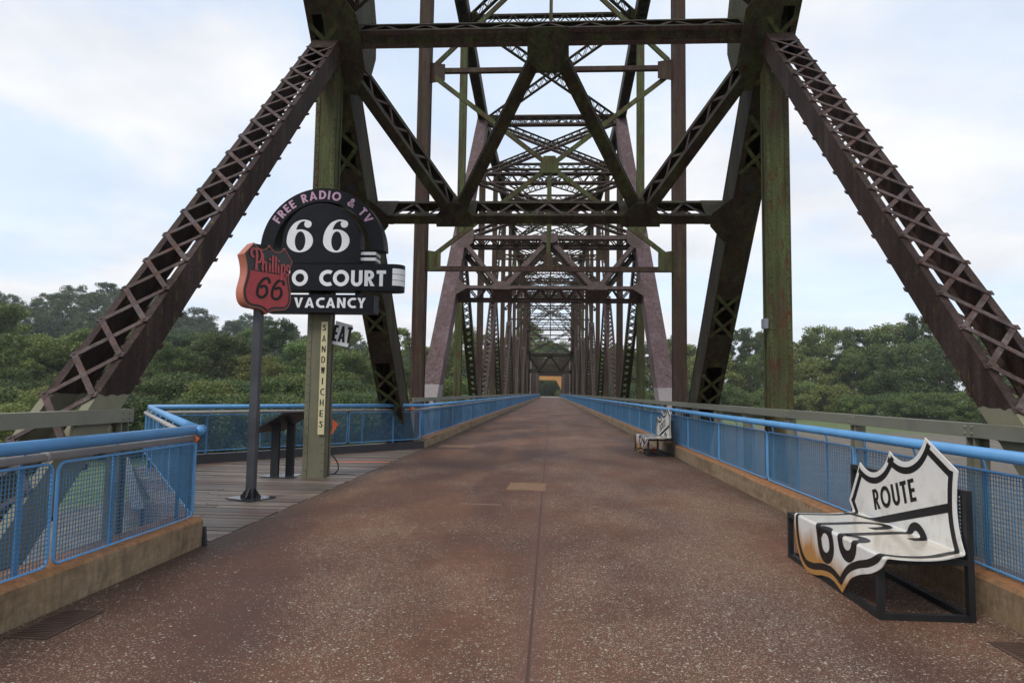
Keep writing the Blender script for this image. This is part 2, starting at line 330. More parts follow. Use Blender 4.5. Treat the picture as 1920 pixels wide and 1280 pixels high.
def plank_mat():
    m, n, l, b = mat('weathered_grey_planks')
    g = n.new('ShaderNodeNewGeometry')
    n1 = N(n, 'ShaderNodeTexNoise', i_Scale=1.0, i_Detail=8.0, i_Roughness=.7); l.new(pos(n, l, (1.2,46,10)), n1.inputs['Vector'])
    c = ramp(n, [(.25,(.075,.053,.04)),(.5,(.15,.115,.09)),(.75,(.25,.21,.175))]); l.new(n1.outputs['Fac'], c.inputs[0])
    r = N(n, 'ShaderNodeMapRange', i_1=0, i_2=1, i_3=.45, i_4=1.25); l.new(g.outputs['Random Per Island'], r.inputs[0])
    sc = N(n, 'ShaderNodeVectorMath', operation='SCALE'); l.new(c.outputs[0], sc.inputs[0]); l.new(r.outputs[0], sc.inputs['Scale'])
    n2 = N(n, 'ShaderNodeTexNoise', i_Scale=.7, i_Detail=4.0); l.new(pos(n, l), n2.inputs['Vector'])
    rr = N(n, 'ShaderNodeMapRange', i_1=.5, i_2=.62, i_3=0, i_4=.55); l.new(n2.outputs['Fac'], rr.inputs[0])
    col = mixc(n, l, rr.outputs[0], sc.outputs[0], (.13,.062,.045))
    l.new(col, b.inputs['Base Color']); b.inputs['Roughness'].default_value = .55
    bump(n, l, b, n1.outputs['Fac'], .4, .008); return m
MAT['plank'] = plank_mat()
def ground_mat():
    m, n, l, b = mat('river_bank_ground')
    g = n.new('ShaderNodeNewGeometry'); sp = n.new('ShaderNodeSeparateXYZ'); l.new(g.outputs['Position'], sp.inputs[0])
    n1 = N(n, 'ShaderNodeTexNoise', i_Scale=.045, i_Detail=8.0, i_Roughness=.62); l.new(g.outputs['Position'], n1.inputs['Vector'])
    n2 = N(n, 'ShaderNodeTexNoise', i_Scale=.55, i_Detail=8.0, i_Roughness=.7); l.new(g.outputs['Position'], n2.inputs['Vector'])
    grass = ramp(n, [(.3,(.045,.075,.018)),(.5,(.085,.12,.032)),(.7,(.13,.15,.055))]); l.new(n2.outputs['Fac'], grass.inputs[0])
    mud = ramp(n, [(.3,(.075,.062,.048)),(.5,(.125,.105,.082)),(.72,(.19,.165,.135))]); l.new(n2.outputs['Fac'], mud.inputs[0])
    a = N(n, 'ShaderNodeMath', operation='MULTIPLY_ADD', i_1=140.0); l.new(n1.outputs['Fac'], a.inputs[0]); l.new(sp.outputs['Y'], a.inputs[2])
    lf = N(n, 'ShaderNodeMapRange', i_1=-10, i_2=-22, i_3=0, i_4=95); l.new(sp.outputs['X'], lf.inputs[0])
    a2 = N(n, 'ShaderNodeMath', operation='ADD'); l.new(a.outputs[0], a2.inputs[0]); l.new(lf.outputs[0], a2.inputs[1])
    mk = N(n, 'ShaderNodeMapRange', i_1=172, i_2=186); l.new(a2.outputs[0], mk.inputs[0])
    col = mixc(n, l, mk.outputs[0], mud.outputs[0], grass.outputs[0])
    l.new(col, b.inputs['Base Color']); b.inputs['Roughness'].default_value = .9
    bump(n, l, b, n2.outputs['Fac'], .8, .2); return m
MAT['ground'] = ground_mat()
def leaf_mat(name, a, b_, c_):
    m, n, l, b = mat(name)
    g = n.new('ShaderNodeNewGeometry'); oi = n.new('ShaderNodeObjectInfo')
    r = ramp(n, [(0,a),(.55,b_),(1,c_)]); l.new(g.outputs['Random Per Island'], r.inputs[0])
    hs = n.new('ShaderNodeHueSaturation'); l.new(r.outputs[0], hs.inputs['Color'])
    h = N(n, 'ShaderNodeMapRange', i_3=.47, i_4=.525); l.new(oi.outputs['Random'], h.inputs[0]); l.new(h.outputs[0], hs.inputs['Hue'])
    w2 = N(n, 'ShaderNodeTexWhiteNoise', noise_dimensions='1D'); l.new(oi.outputs['Random'], w2.inputs['W'])
    v = N(n, 'ShaderNodeMapRange', i_3=.72, i_4=1.3); l.new(w2.outputs['Value'], v.inputs[0]); l.new(v.outputs[0], hs.inputs['Value'])
    l.new(hs.outputs[0], b.inputs['Base Color']); b.inputs['Roughness'].default_value = .6
    b.inputs['Specular IOR Level'].default_value = .25
    tr = n.new('ShaderNodeBsdfTranslucent'); l.new(hs.outputs[0], tr.inputs[0])
    mx = N(n, 'ShaderNodeMixShader', i_0=.30); l.new(b.outputs[0], mx.inputs[1]); l.new(tr.outputs[0], mx.inputs[2])
    l.new(mx.outputs[0], n['Material Output'].inputs[0]); return m
MAT['leafA'] = leaf_mat('mid_green_leaves', (.076,.116,.029), (.130,.180,.050), (.190,.236,.082))
MAT['leafB'] = leaf_mat('dark_green_leaves', (.050,.082,.027), (.086,.128,.042), (.128,.172,.064))
MAT['leafC'] = leaf_mat('yellow_green_leaves', (.094,.128,.030), (.152,.185,.050), (.215,.232,.076))
MAT['leafD'] = leaf_mat('blue_green_hill_leaves', (.044,.075,.034), (.072,.108,.050), (.105,.145,.070))
def bench_mat():
    m, n, l, b = mat('scuffed_white_enamel')
    tcn = n.new('ShaderNodeTexCoord'); sp = n.new('ShaderNodeSeparateXYZ'); l.new(tcn.outputs['Object'], sp.inputs[0])
    n1 = N(n, 'ShaderNodeTexNoise', i_Scale=5.0, i_Detail=7.0, i_Roughness=.65); l.new(tcn.outputs['Object'], n1.inputs['Vector'])
    # rust wash low on the front flap: its own ragged edge
    mpn = n.new('ShaderNodeMapping'); mpn.inputs['Scale'].default_value = (3,9,1.2); l.new(tcn.outputs['Object'], mpn.inputs[0])
    n2 = N(n, 'ShaderNodeTexNoise', i_Scale=1.0, i_Detail=6.0); l.new(mpn.outputs[0], n2.inputs['Vector'])
    yb = N(n, 'ShaderNodeMath', operation='MULTIPLY_ADD', i_1=-.13); l.new(sp.outputs['Y'], yb.inputs[0]); l.new(sp.outputs['Z'], yb.inputs[2])
    a = N(n, 'ShaderNodeMath', operation='MULTIPLY_ADD', i_1=-.34); l.new(n2.outputs['Fac'], a.inputs[0]); l.new(yb.outputs[0], a.inputs[2])
    mk = N(n, 'ShaderNodeMapRange', i_1=.01, i_2=.20, i_3=1, i_4=0); l.new(a.outputs[0], mk.inputs[0])
    base = ramp(n, [(.3,(.60,.57,.50)),(.45,(.74,.73,.70)),(.7,(.79,.79,.78))]); l.new(n1.outputs['Fac'], base.inputs[0])
    col = mixc(n, l, mk.outputs[0], base.outputs[0], (.46,.235,.07))
    # seat dirt: warm film where people sit
    g = n.new('ShaderNodeNewGeometry'); gz = n.new('ShaderNodeSeparateXYZ'); l.new(g.outputs['Normal'], gz.inputs[0])
    up = N(n, 'ShaderNodeMapRange', i_1=.6, i_2=.95, i_3=0, i_4=.55); l.new(gz.outputs['Z'], up.inputs[0])
    col = mixc(n, l, up.outputs[0], col, (.55,.45,.31))
    n3 = N(n, 'ShaderNodeTexNoise', i_Scale=38.0, i_Detail=6.0, i_Roughness=.8, i_Distortion=1.5); l.new(tcn.outputs['Object'], n3.inputs['Vector'])
    s3 = N(n, 'ShaderNodeMapRange', i_1=.66, i_2=.72, i_3=0, i_4=.5); l.new(n3.outputs['Fac'], s3.inputs[0])
    col = mixc(n, l, s3.outputs[0], col, (.32,.28,.24))
    l.new(col, b.inputs['Base Color']); b.inputs['Roughness'].default_value = .16
    b.inputs['Specular IOR Level'].default_value = .6
    return m
MAT['enamel'] = bench_mat()

# ------------------------------------------------------------------ stroke lettering
def arcp(cx, cy, rx, ry, a0, a1, n=18):
    return [(cx+rx*math.cos(R_(a0+(a1-a0)*i/n)), cy+ry*math.sin(R_(a0+(a1-a0)*i/n))) for i in range(n+1)]
def strip(outer, inner): return [[outer[i], outer[i+1], inner[i+1], inner[i]] for i in range(len(outer)-1)]
def arc(cx, cy, rx, ry, a0, a1, s, n=18): return strip(arcp(cx,cy,rx,ry,a0,a1,n), arcp(cx,cy,rx-s,ry-s,a0,a1,n))
def bar(x0, y0, x1, y1): return [[(x0,y0),(x1,y0),(x1,y1),(x0,y1)]]
def diag(x0, x1, s, y0=0, y1=1): return [[(x0-s/2,y0),(x0+s/2,y0),(x1+s/2,y1),(x1-s/2,y1)]]
def catmull(pts, n=6):
    out = []
    P = [pts[0]]+list(pts)+[pts[-1]]
    for i in range(1, len(P)-2):
        for k in range(n):
            t = k/n; a, b, c, d = (np.array(P[i+j], float) for j in (-1,0,1,2))
            out.append(tuple(.5*((2*b)+(c-a)*t+(2*a-5*b+4*c-d)*t*t+(3*b-a-3*c+d)*t**3)))
    out.append(tuple(pts[-1])); return out
def stroke(pts, w_, n=6, smooth=True):
    """pts (x,y) or (x,y,width)"""
    ww = [p[2] if len(p) > 2 else w_ for p in pts]
    q = catmull([(p[0],p[1],x) for p, x in zip(pts, ww)], n) if smooth else [(p[0],p[1],x) for p, x in zip(pts, ww)]
    o, i_ = [], []
    for k, (x, y, wd) in enumerate(q):
        a = q[max(0,k-1)]; b = q[min(len(q)-1,k+1)]; tx, ty = b[0]-a[0], b[1]-a[1]; L = math.hypot(tx,ty) or 1
        nx, ny = -ty/L, tx/L; o.append((x+nx*wd/2, y+ny*wd/2)); i_.append((x-nx*wd/2, y-ny*wd/2))
    return strip(o, i_)
def disc(cx, cy, r, n=16): return [arcp(cx,cy,r,r,0,360-360/n,n-1)]
def glyph(ch, s=.2, cond=1.0):
    """returns (width, [list of groups of polygons]) for cap height 1"""
    c = cond
    if ch == ' ': return .42*c, []
    if ch == 'I': return s, [bar(0,0,s,1)]
    if ch == 'F': return .5*c, [bar(0,0,s,1), bar(s,1-s*.95,.5*c,1), bar(s,.43,.46*c,.43+s*.9)]
    if ch == 'E': return .5*c, [bar(0,0,s,1), bar(s,1-s*.9,.5*c,1), bar(s,.41,.47*c,.41+s*.9), bar(s,0,.5*c,s*.9)]
    if ch == 'T': return .54*c, [bar(0,1-s*.95,.54*c,1), bar(.27*c-s/2,0,.27*c+s/2,1-s*.95)]
    if ch == 'H': return .66*c, [bar(0,0,s,1), bar(.66*c-s,0,.66*c,1), bar(s,.42,.66*c-s,.42+s*.9)]
    if ch == 'N': return .72*c, [bar(0,0,s,1), bar(.72*c-s,0,.72*c,1), [[(s,1),(s,.62),(.72*c-s,0),(.72*c-s,.38)]]]
    if ch == 'U': return .66*c, [bar(0,.33,s,1), bar(.66*c-s,.33,.66*c,1), arc(.33*c,.33,.33*c,.35,180,360,s)]
    if ch == 'O': return .94*c, [arc(.47*c,.5,.47*c,.52,0,360,s*1.05,36)]
    if ch == 'D': return .74*c, [bar(0,0,s,1), bar(s,1-s*.95,.3*c,1), bar(s,0,.3*c,s*.95), strip(arcp(.3*c,.5,.44*c,.5,-90,90), arcp(.3*c,.5,.44*c-s*1.05,.5-s*.95,-90,90))]
    if ch == 'C': return .68*c, [arc(.5*c,.5,.5*c,.52,58,302,s*1.05,30)]
    if ch == 'R': return .58*c, [bar(0,0,s,1), bar(s,1-s*.85,.27*c,1), bar(s,.40,.27*c,.40+s*.85), strip(arcp(.27*c,.70,.28*c,.30,-90,90), arcp(.27*c,.70,.28*c-s,.30-s*.85,-90,90)), [[(.16*c+s*.2,.40),(.36*c+s*.1,.40),(.60*c,0),(.60*c-s*1.15,0)]]]
    if ch == 'A': return .80*c, [[[(0,0),(s*1.1,0),(.40*c+s*.42,1),(.40*c-s*.42,1)]], [[(.80*c-s*1.1,0),(.80*c,0),(.40*c+s*.42,1),(.40*c,.86)]], bar(.23*c,.20,.57*c,.20+s*.8)]
    if ch == 'V': return .76*c, [[[(0,1),(.38*c-s*.42,0),(.38*c+s*.42,0),(s*1.1,1)]], [[(.76*c-s*1.1,1),(.38*c,.1),(.38*c+s*.42,0),(.76*c,1)]]]
    if ch == 'Y': return .70*c, [[[(0,1),(.35*c-s/2,.44),(.35*c+s*.2,.44),(s*1.15,1)]], [[(.70*c-s*1.15,1),(.35*c-s*.2,.44),(.35*c+s/2,.44),(.70*c,1)]], bar(.35*c-s/2,0,.35*c+s/2,.45)]
    if ch == 'W': return 1.0*c, [diag(.27*c,.09*c,s), diag(.27*c,.45*c,s), diag(.72*c,.54*c,s), diag(.72*c,.90*c,s)]
    if ch == 'S': return .55*c, [stroke([(.48*c,.80),(.36*c,.90),(.22*c,.89),(.13*c,.75),(.22*c,.60),(.36*c,.46),(.44*c,.28),(.34*c,.11),(.19*c,.10),(.06*c,.22)], s)]
    if ch == '&': return .78*c, [stroke([(.74*c,.06),(.52*c,.28),(.30*c,.58),(.24*c,.78),(.36*c,.91),(.48*c,.80),(.42*c,.62),(.20*c,.40),(.12*c,.24),(.24*c,.09),(.44*c,.12),(.62*c,.34),(.68*c,.46)], s*.9, 5)]
    if ch == '6':   # plain sign numeral
        return .5*c, [arc(.25*c,.29,.25*c,.30,0,360,s,30), stroke([(.25*c-.25*c+s/2,.29),(s*.5,.55),(s*.72,.78),(.25*c,.93),(.40*c,.88),(.45*c,.74)], s, 6)]
    raise KeyError(ch)
def serif6():
    """high-contrast 6 with a ball terminal; height 1, width .84"""
    o1 = arcp(.43,.345,.41,.355,0,360,40); i1 = arcp(.44,.34,.165,.30,0,360,40)
    outer = catmull([(.02,.34),(.035,.50),(.10,.70),(.24,.89),(.42,.985),(.58,1.0),(.70,.97)], 6)
    inner = catmull([(.275,.34),(.275,.50),(.30,.68),(.36,.84),(.45,.93),(.55,.955),(.62,.93)], 6)
    return .84, [strip(o1,i1), strip(outer,inner), disc(.665,.865,.115)]
def text_width(t, s, cond, track): return sum(glyph(ch,s,cond)[0]+track for ch in t)-track
def put_polys(mb, groups, fn, h0, thick=.003, mi=0):
    """fn(u,v,h) -> point; groups of convex polys; each group sits a hair prouder than the last"""
    for gi, g in enumerate(groups):
        h = h0+gi*.0004+thick
        for p in g:
            n = len(p); top = [fn(x,y,h) for x, y in p]; bot = [fn(x,y,h0-.001) for x, y in p]
            mb.add(top, [tuple(range(n))], mi); mb.add(top+bot, [(i,(i+1)%n,(i+1)%n+n,i+n) for i in range(n)], mi)
def put_text(mb, t, fn, x0, y0, size, s=.2, cond=1., track=.12, mi=0, h0=.001, thick=.004):
    x = 0
    for ch in t:
        wd, gs = glyph(ch, s, cond)
        put_polys(mb, [[[(x0+(x+a)*size, y0+b_*size) for a, b_ in p] for p in g] for g in gs], fn, h0, thick, mi)
        x += wd+track
def shield_outline(n=8):
    half = [(0,0),(.07,.035),(.18,.066),(.315,.078),(.45,.066),(.56,.035),(.63,0)]
    h2 = [(.63,0),(.80,.083),(1.0,.18)]
    h3 = catmull([(1.0,.18),(.93,.26),(.875,.36),(.87,.46),(.92,.56),(.975,.65),(.985,.74),(.93,.83),(.80,.895),(.60,.92),(.38,.925),(.18,.945),(.0,1.0)], 5)
    r = catmull(half, 4)[:-1]+h2[:-1]+h3
    return r+[(-x, y) for x, y in reversed(r[1:-1])]      # closed, clockwise with v down
def densify(pts, step):
    out = []
    for i, p in enumerate(pts):
        q = pts[(i+1) % len(pts)]; L = math.dist(p, q); k = max(1, int(L/step))
        out += [(p[0]+(q[0]-p[0])*j/k, p[1]+(q[1]-p[1])*j/k) for j in range(k)]
    return out
def inset(pts, d):
    n = len(pts); out = []
    A = sum(pts[i][0]*pts[(i+1)%n][1]-pts[(i+1)%n][0]*pts[i][1] for i in range(n)); sg = 1 if A > 0 else -1
    for i in range(n):
        a, b, c = pts[i-1], pts[i], pts[(i+1)%n]
        t1 = np.array(b)-np.array(a); t2 = np.array(c)-np.array(b); t1 = t1/(np.linalg.norm(t1)+1e-9); t2 = t2/(np.linalg.norm(t2)+1e-9)
        n1 = np.array((-t1[1],t1[0]))*sg; n2 = np.array((-t2[1],t2[0]))*sg; m = n1+n2; L = np.linalg.norm(m)
        m = m/(L+1e-9); k = min(3.0, 1/max(.2, m.dot(n1))); out.append((b[0]+m[0]*d*k, b[1]+m[1]*d*k))
    return out

# ------------------------------------------------------------------ terrain, road, deck
def smooth(a, b, x): t = np.clip((x-a)/(b-a), 0, 1); return t*t*(3-2*t)
def terrain(x, y):
    z = -4.0+.5*np.sin(x*.021+1)*np.sin(y*.017)
    d = np.hypot(x, y); az = np.degrees(np.arctan2(x, y))
    hill = 27*smooth(-10,-34,az)*smooth(230,420,d)*(az < 0)+17*smooth(290,430,d)*(az < 0)*smooth(6,-8,az)
    z = z+hill*(.9+.1*np.sin(az*.5))
    emb = smooth(240,262,y)*smooth(30,9,np.abs(x)); z = z*(1-emb)+(-.25)*emb
    return z
def build_ground():
    gx = np.unique(np.concatenate([np.linspace(-300,300,81), np.array([-2500,-1500,-900,-600,-450,450,600,900,1500,2500])]))
    gy = np.unique(np.concatenate([np.linspace(-60,480,91), np.array([-2000,-900,-300,-120,560,700,1000,1800,3000])]))
    X, Y = np.meshgrid(gx, gy); Z = terrain(X, Y); nx = len(gx)
    mb = MB(); mb.v = list(zip(X.ravel().tolist(), Y.ravel().tolist(), Z.ravel().tolist()))
    mb.f = [(j*nx+i, j*nx+i+1, (j+1)*nx+i+1, (j+1)*nx+i) for j in range(len(gy)-1) for i in range(nx-1)]; mb.m = [0]*len(mb.f)
    return tag(mb.build('ground', MAT['ground'], smooth=True), kind='structure')
build_ground()
YE = 259.0                                    # far end of the bridge
KX = 3.58
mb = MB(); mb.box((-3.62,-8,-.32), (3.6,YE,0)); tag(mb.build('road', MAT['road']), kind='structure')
mb = MB(); mb.box((-6,YE,-.3), (6,330,-.02)); tag(mb.build('road_beyond', MAT['farroad']), kind='structure')
def kerb(x0, x1, y0, y1, name='kerb'):
    mb = MB(); s = 1 if x0 > 0 else -1
    xi, xo = (x0, x1)
    prof = [(xi,0.004),(xi-s*.0,.27),(xi+s*.03,.30),(xo,.31),(xo,-.32),(xi,-.32)]
    y = y0
    ys = [y0]
    while y < y1-1: y = min(y1, y+ (1.6 if y < 40 else 9.85)); ys.append(y)
    if ys[-1] < y1: ys.append(y1)
    jit = [[(random.uniform(-.006,.006), random.uniform(-.008,.008)) for _ in prof] for _ in ys]
    vs_ = [(p[0]+j[0], yy, p[1]+j[1]) for yy, jj in zip(ys, jit) for p, j in zip(prof, jj)]
    n = len(prof); fs = [(i*n+k, i*n+(k+1)%n, (i+1)*n+(k+1)%n, (i+1)*n+k) for i in range(len(ys)-1) for k in range(n)]
    fs += [tuple(range(n)), tuple((len(ys)-1)*n+k for k in range(n-1,-1,-1))]
    mb.add(vs_, fs); return tag(mb.build(name, MAT['kerb']), kind='structure')
kerb(3.57, 3.93, -8, YE); kerb(-3.62, -3.98, -8, 7.15); kerb(-3.62, -3.98, 19.95, YE)
# patches in the road surface
mb = MB()
for (x0,y0,x1,y1) in ((-.63,11.8,.06,12.75),(-3.3,20.3,-2.2,21.3)):
    pts = []
    for a, b, c, d in ((x0,y0,x1,y0),(x1,y0,x1,y1),(x1,y1,x0,y1),(x0,y1,x0,y0)):
        for k in range(7): pts.append((a+(c-a)*k/7+random.uniform(-.03,.03), b+(d-b)*k/7+random.uniform(-.03,.03), .0025))
    mb.add(pts, [tuple(range(len(pts)))])
tag(mb.build('road_patch', plain('tan_mortar_patch', (.20,.112,.06), .8, var=.25, scale=9)), kind='structure')
mb = MB(); mb.box((-1.25,10.19,.0), (-.61,10.30,.0028)); tag(mb.build('road_patch', plain('pale_pebble_patch', (.16,.098,.07), .85, var=.5, scale=40)), kind='structure')
# deck of the lookout : planks across, cut to the triangle between the road and the two railings
TA, TB, TC = V((-3.62,7.12,0)), V((-8.5,13.9,0)), V((-3.62,20.02,0))
mb = MB(); y = 7.2
def xleft(y): return TA.x+(TB.x-TA.x)*(y-TA.y)/(TB.y-TA.y) if y < TB.y else TB.x+(TC.x-TB.x)*(y-TB.y)/(TC.y-TB.y)
y = 7.17
while y < 19.85:
    wdt = .19; g = .022; a, b = y+g/2, y+wdt-g/2
    xa, xb = xleft(a)-(.75 if y < 10 else .25), xleft(b)-(.75 if y < 10 else .25); xr = -3.635+random.uniform(-.01,.003); h = random.uniform(-.009,.004)
    cuts = [0,1] if random.random() < .4 else [0, random.uniform(.3,.7), 1]
    for c0, c1 in zip(cuts[:-1], cuts[1:]):
        e = .004
        l0, l1 = xa+(xr-xa)*c0+e, xa+(xr-xa)*c1-e; m0, m1 = xb+(xr-xb)*c0+e, xb+(xr-xb)*c1-e; hh = h+random.uniform(-.003,.003)
        if l1-l0 > .02 and m1-m0 > .02:
            mb.frame8([(l0,a,-.06),(l1,a,-.06),(m1,b,-.06),(m0,b,-.06),(l0,a,hh),(l1,a,hh),(m1,b,hh),(m0,b,hh)])
    y += wdt
tag(mb.build('wooden_deck', MAT['plank']), kind='structure')
mb = MB(); d = (TC-TB).normalized(); mb.add([TA+V((-.3,0,-.07)),TB+V((-.2,0,-.07)),TC+V((-.3,0,-.07)),TA+V((-.3,0,-.35)),TB+V((-.2,0,-.35)),TC+V((-.3,0,-.35))], [(0,1,2),(5,4,3),(0,3,4,1),(1,4,5,2),(2,5,3,0)])
tag(mb.build('deck_frame', MAT['kerbsteel']), kind='structure')
def chan(mb, p, q, w_=.14, h=.20):
    p, q = V(p), V(q); t = (q-p).normalized(); s = V((t.y,-t.x,0))
    mb.beam(p+V((0,0,h/2)), q+V((0,0,h/2)), w_*.25, h, side=s)
    mb.beam(p+V((0,0,h))-s*w_*.35, q+V((0,0,h))-s*w_*.35, w_, .012, side=s)
mb = MB(); chan(mb, TB+V((.12,-.05,0)), TC+V((-.02,-.15,0))); tag(mb.build('deck_kerb', MAT['kerbsteel']), kind='structure')
mb = MB(); chan(mb, TA+V((-1.25,.95,0)), TB+V((-.3,-.1,0))); tag(mb.build('deck_kerb', MAT['kerbsteel']), kind='structure')
# sloped end of the near kerb
mb = MB(); mb.prism([(-3.58,7.155,.0),(-3.98,7.155,.0),(-3.98,7.155,.3),(-3.60,7.155,.20)], (0,.04,0)); tag(mb.build('kerb_end_plate', MAT['kerbsteel']), kind='structure')

# ------------------------------------------------------------------ steel bridge
X = 4.45
PAN = 9.85
def laced(name, parent, p, q, side, w_, d, m, lace=None, fl=.09, pitch=.42, barw=.055, faces=(1,1), single=False, battens=(.06,), knobs=False, cover=None, rivets=False, web=True, mids=()):
    """two plates w_ apart along side, d deep, flanges, X or zigzag bars on the two open faces"""
    p, q = V(p), V(q); L = (q-p).length; t = (q-p)/L; s = V(side); s = (s-t*s.dot(t)).normalized(); u = s.cross(t)
    mb = MB(); th = .022
    for sg in (-1,1):
        c = s*(sg*w_/2)
        if web: mb.beam(p+c, q+c, th, d, side=s)
        for ug in (-1,1):
            cc = c+u*(ug*(d/2-.008))-s*(sg*(fl/2-th/2+.003))
            mb.beam(p+cc, q+cc, fl, .018, side=s)
            if rivets:
                k = int(L/.16)
                for i in range(k): mb.rivet(p+t*(L*(i+.5)/k)+c+u*(ug*(d/2-.07))+s*(sg*th/2), s*sg, .017)
    e = battens[0]*L
    for ug, on in zip((-1,1), faces):
        cu = u*(ug*(d/2+.004))
        if cover == ug:
            mb.beam(p+cu, q+cu, w_+.05, .016, side=s); continue
        for a, b in ((0,e),(L-e,L)): mb.beam(p+t*a+cu, p+t*b+cu, w_+.01, .014, side=s)
        for a, b in mids: mb.beam(p+t*(L*a)+cu, p+t*(L*b)+cu, w_+.01, .014, side=s)
    o = mb.build(name, m, parent)
    n = max(2, int((L-2*e)/pitch)); st = (L-2*e)/n; hw_ = w_/2-fl*(.25 if knobs or not single else .5)
    runs = []; lb = MB()
    for ug, on in zip((-1,1), faces):
        if not on or cover == ug: continue
        gap = True
        for i in range(n):
            a, b = p+t*(e+i*st), p+t*(e+(i+1)*st)
            mid_ = (e+(i+.5)*st)/L
            if any(m0 < mid_ < m1 for m0, m1 in mids): gap = True; continue
            if mids and gap: lb = MB(); runs.append(lb); gap = False
            combos = ((-1,1,.012),(1,-1,.026)) if not single else (((-1,1,-.026),) if i % 2 else ((1,-1,-.026),))
            for s0, s1, off in combos:
                cu = u*(ug*(d/2+off))
                A, B = a+s*(s0*hw_)+cu, b+s*(s1*hw_)+cu
                bo = .5 if knobs else (.1 if not single else 0)
                dd = (B-A).normalized(); nrm = u*ug
                lb.beam(A-dd*barw*bo, B+dd*barw*bo, .011, barw, side=u)
                if knobs:
                    lb.rivet(A+nrm*.005, nrm, .022); lb.rivet(B+nrm*.005, nrm, .022)
                    lb.beam(A+s*s0*.02-t*.03, A+s*s0*.02+t*.03, .013, .05, side=u)
    for q_ in (runs if mids else [lb]):
        if q_.v: q_.build('lacing', lace or m, o)
    return o
def ibeam(name, parent, p, q, side, w_, d, m, fl=.02):
    p, q = V(p), V(q); t = (q-p).normalized(); s = V(side); s = (s-t*s.dot(t)).normalized(); u = s.cross(t)
    mb = MB(); mb.beam(p, q, w_*.12, d-2*fl, side=s)
    for ug in (-1,1): mb.beam(p+u*(ug*(d/2-fl/2)), q+u*(ug*(d/2-fl/2)), w_, fl, side=s)
    return mb.build(name, m, parent)
def hanger(parent, x, y, z0, z1, m, w_=.42, d=.36, rv=False):
    """vertical built-up post: cover plate front and back, angles proud along the edges, side webs"""
    mb = MB()
    mb.box((x-w_/2+.01,y-d/2+.012,z0),(x+w_/2-.01,y+d/2-.012,z1))
    for sy in (-1,1):
        ya = y+sy*(d/2)
        a0, a1 = sorted((ya, ya-sy*.018))
        for x0, x1 in ((x-w_/2,x-w_/2+.085),(x+w_/2-.085,x+w_/2)): mb.box((x0,a0,z0),(x1,a1,z1))
    for sx in (-1,1):
        for yy in (y-d/2+.02, y+d/2-.09):
            xa = x+sx*(w_/2); b0, b1 = sorted((xa, xa+sx*.012)); mb.box((b0,yy,z0+.001),(b1,yy+.07,z1-.001))
    if rv:
        k = int((z1-z0)/.165)
        for i in range(k):
            z = z0+(i+.5)*(z1-z0)/k
            for xx in (x-w_/2+.05, x+w_/2-.05): mb.rivet((xx,y-d/2,z), (0,-1,0), .019)
            sx = -1 if x > 0 else 1; mb.rivet((x+sx*(w_/2+.012),y-d/2+.055,z), (sx,0,0), .017)
    return mb.build('post', m, parent)
def gusset(parent, pts, th, m, nrm, rv=True, pitch=.14):
    mb = MB(); P = [V(p) for p in pts]; nn = V(nrm).normalized()
    mb.prism(P, nn*-th)
    if rv:
        c = sum(P, V((0,0,0)))/len(P)
        for f in (.88,.66):
            Q = [c+(p-c)*f for p in P]
            for i in range(len(Q)):
                a, b = Q[i], Q[(i+1)%len(Q)]; k = max(1,int((b-a).length/pitch))
                for j in range(k): mb.rivet(a+(b-a)*(j/k), nn, .019)
    return mb.build('gusset', m, parent)

class Plane:      # inclined portal plane through two end-post lines
    def __init__(s, y0, z0, y1, z1): s.y0, s.z0, s.k = y0, z0, (y1-y0)/(z1-z0); s.v = V((0,y1-y0,z1-z0)).normalized(); s.n = V((0,-s.v.z,s.v.y)) if s.v.y > 0 else V((0,-s.v.z,s.v.y))
    def __call__(s, x, z): return V((x, s.y0+(z-s.z0)*s.k, z))

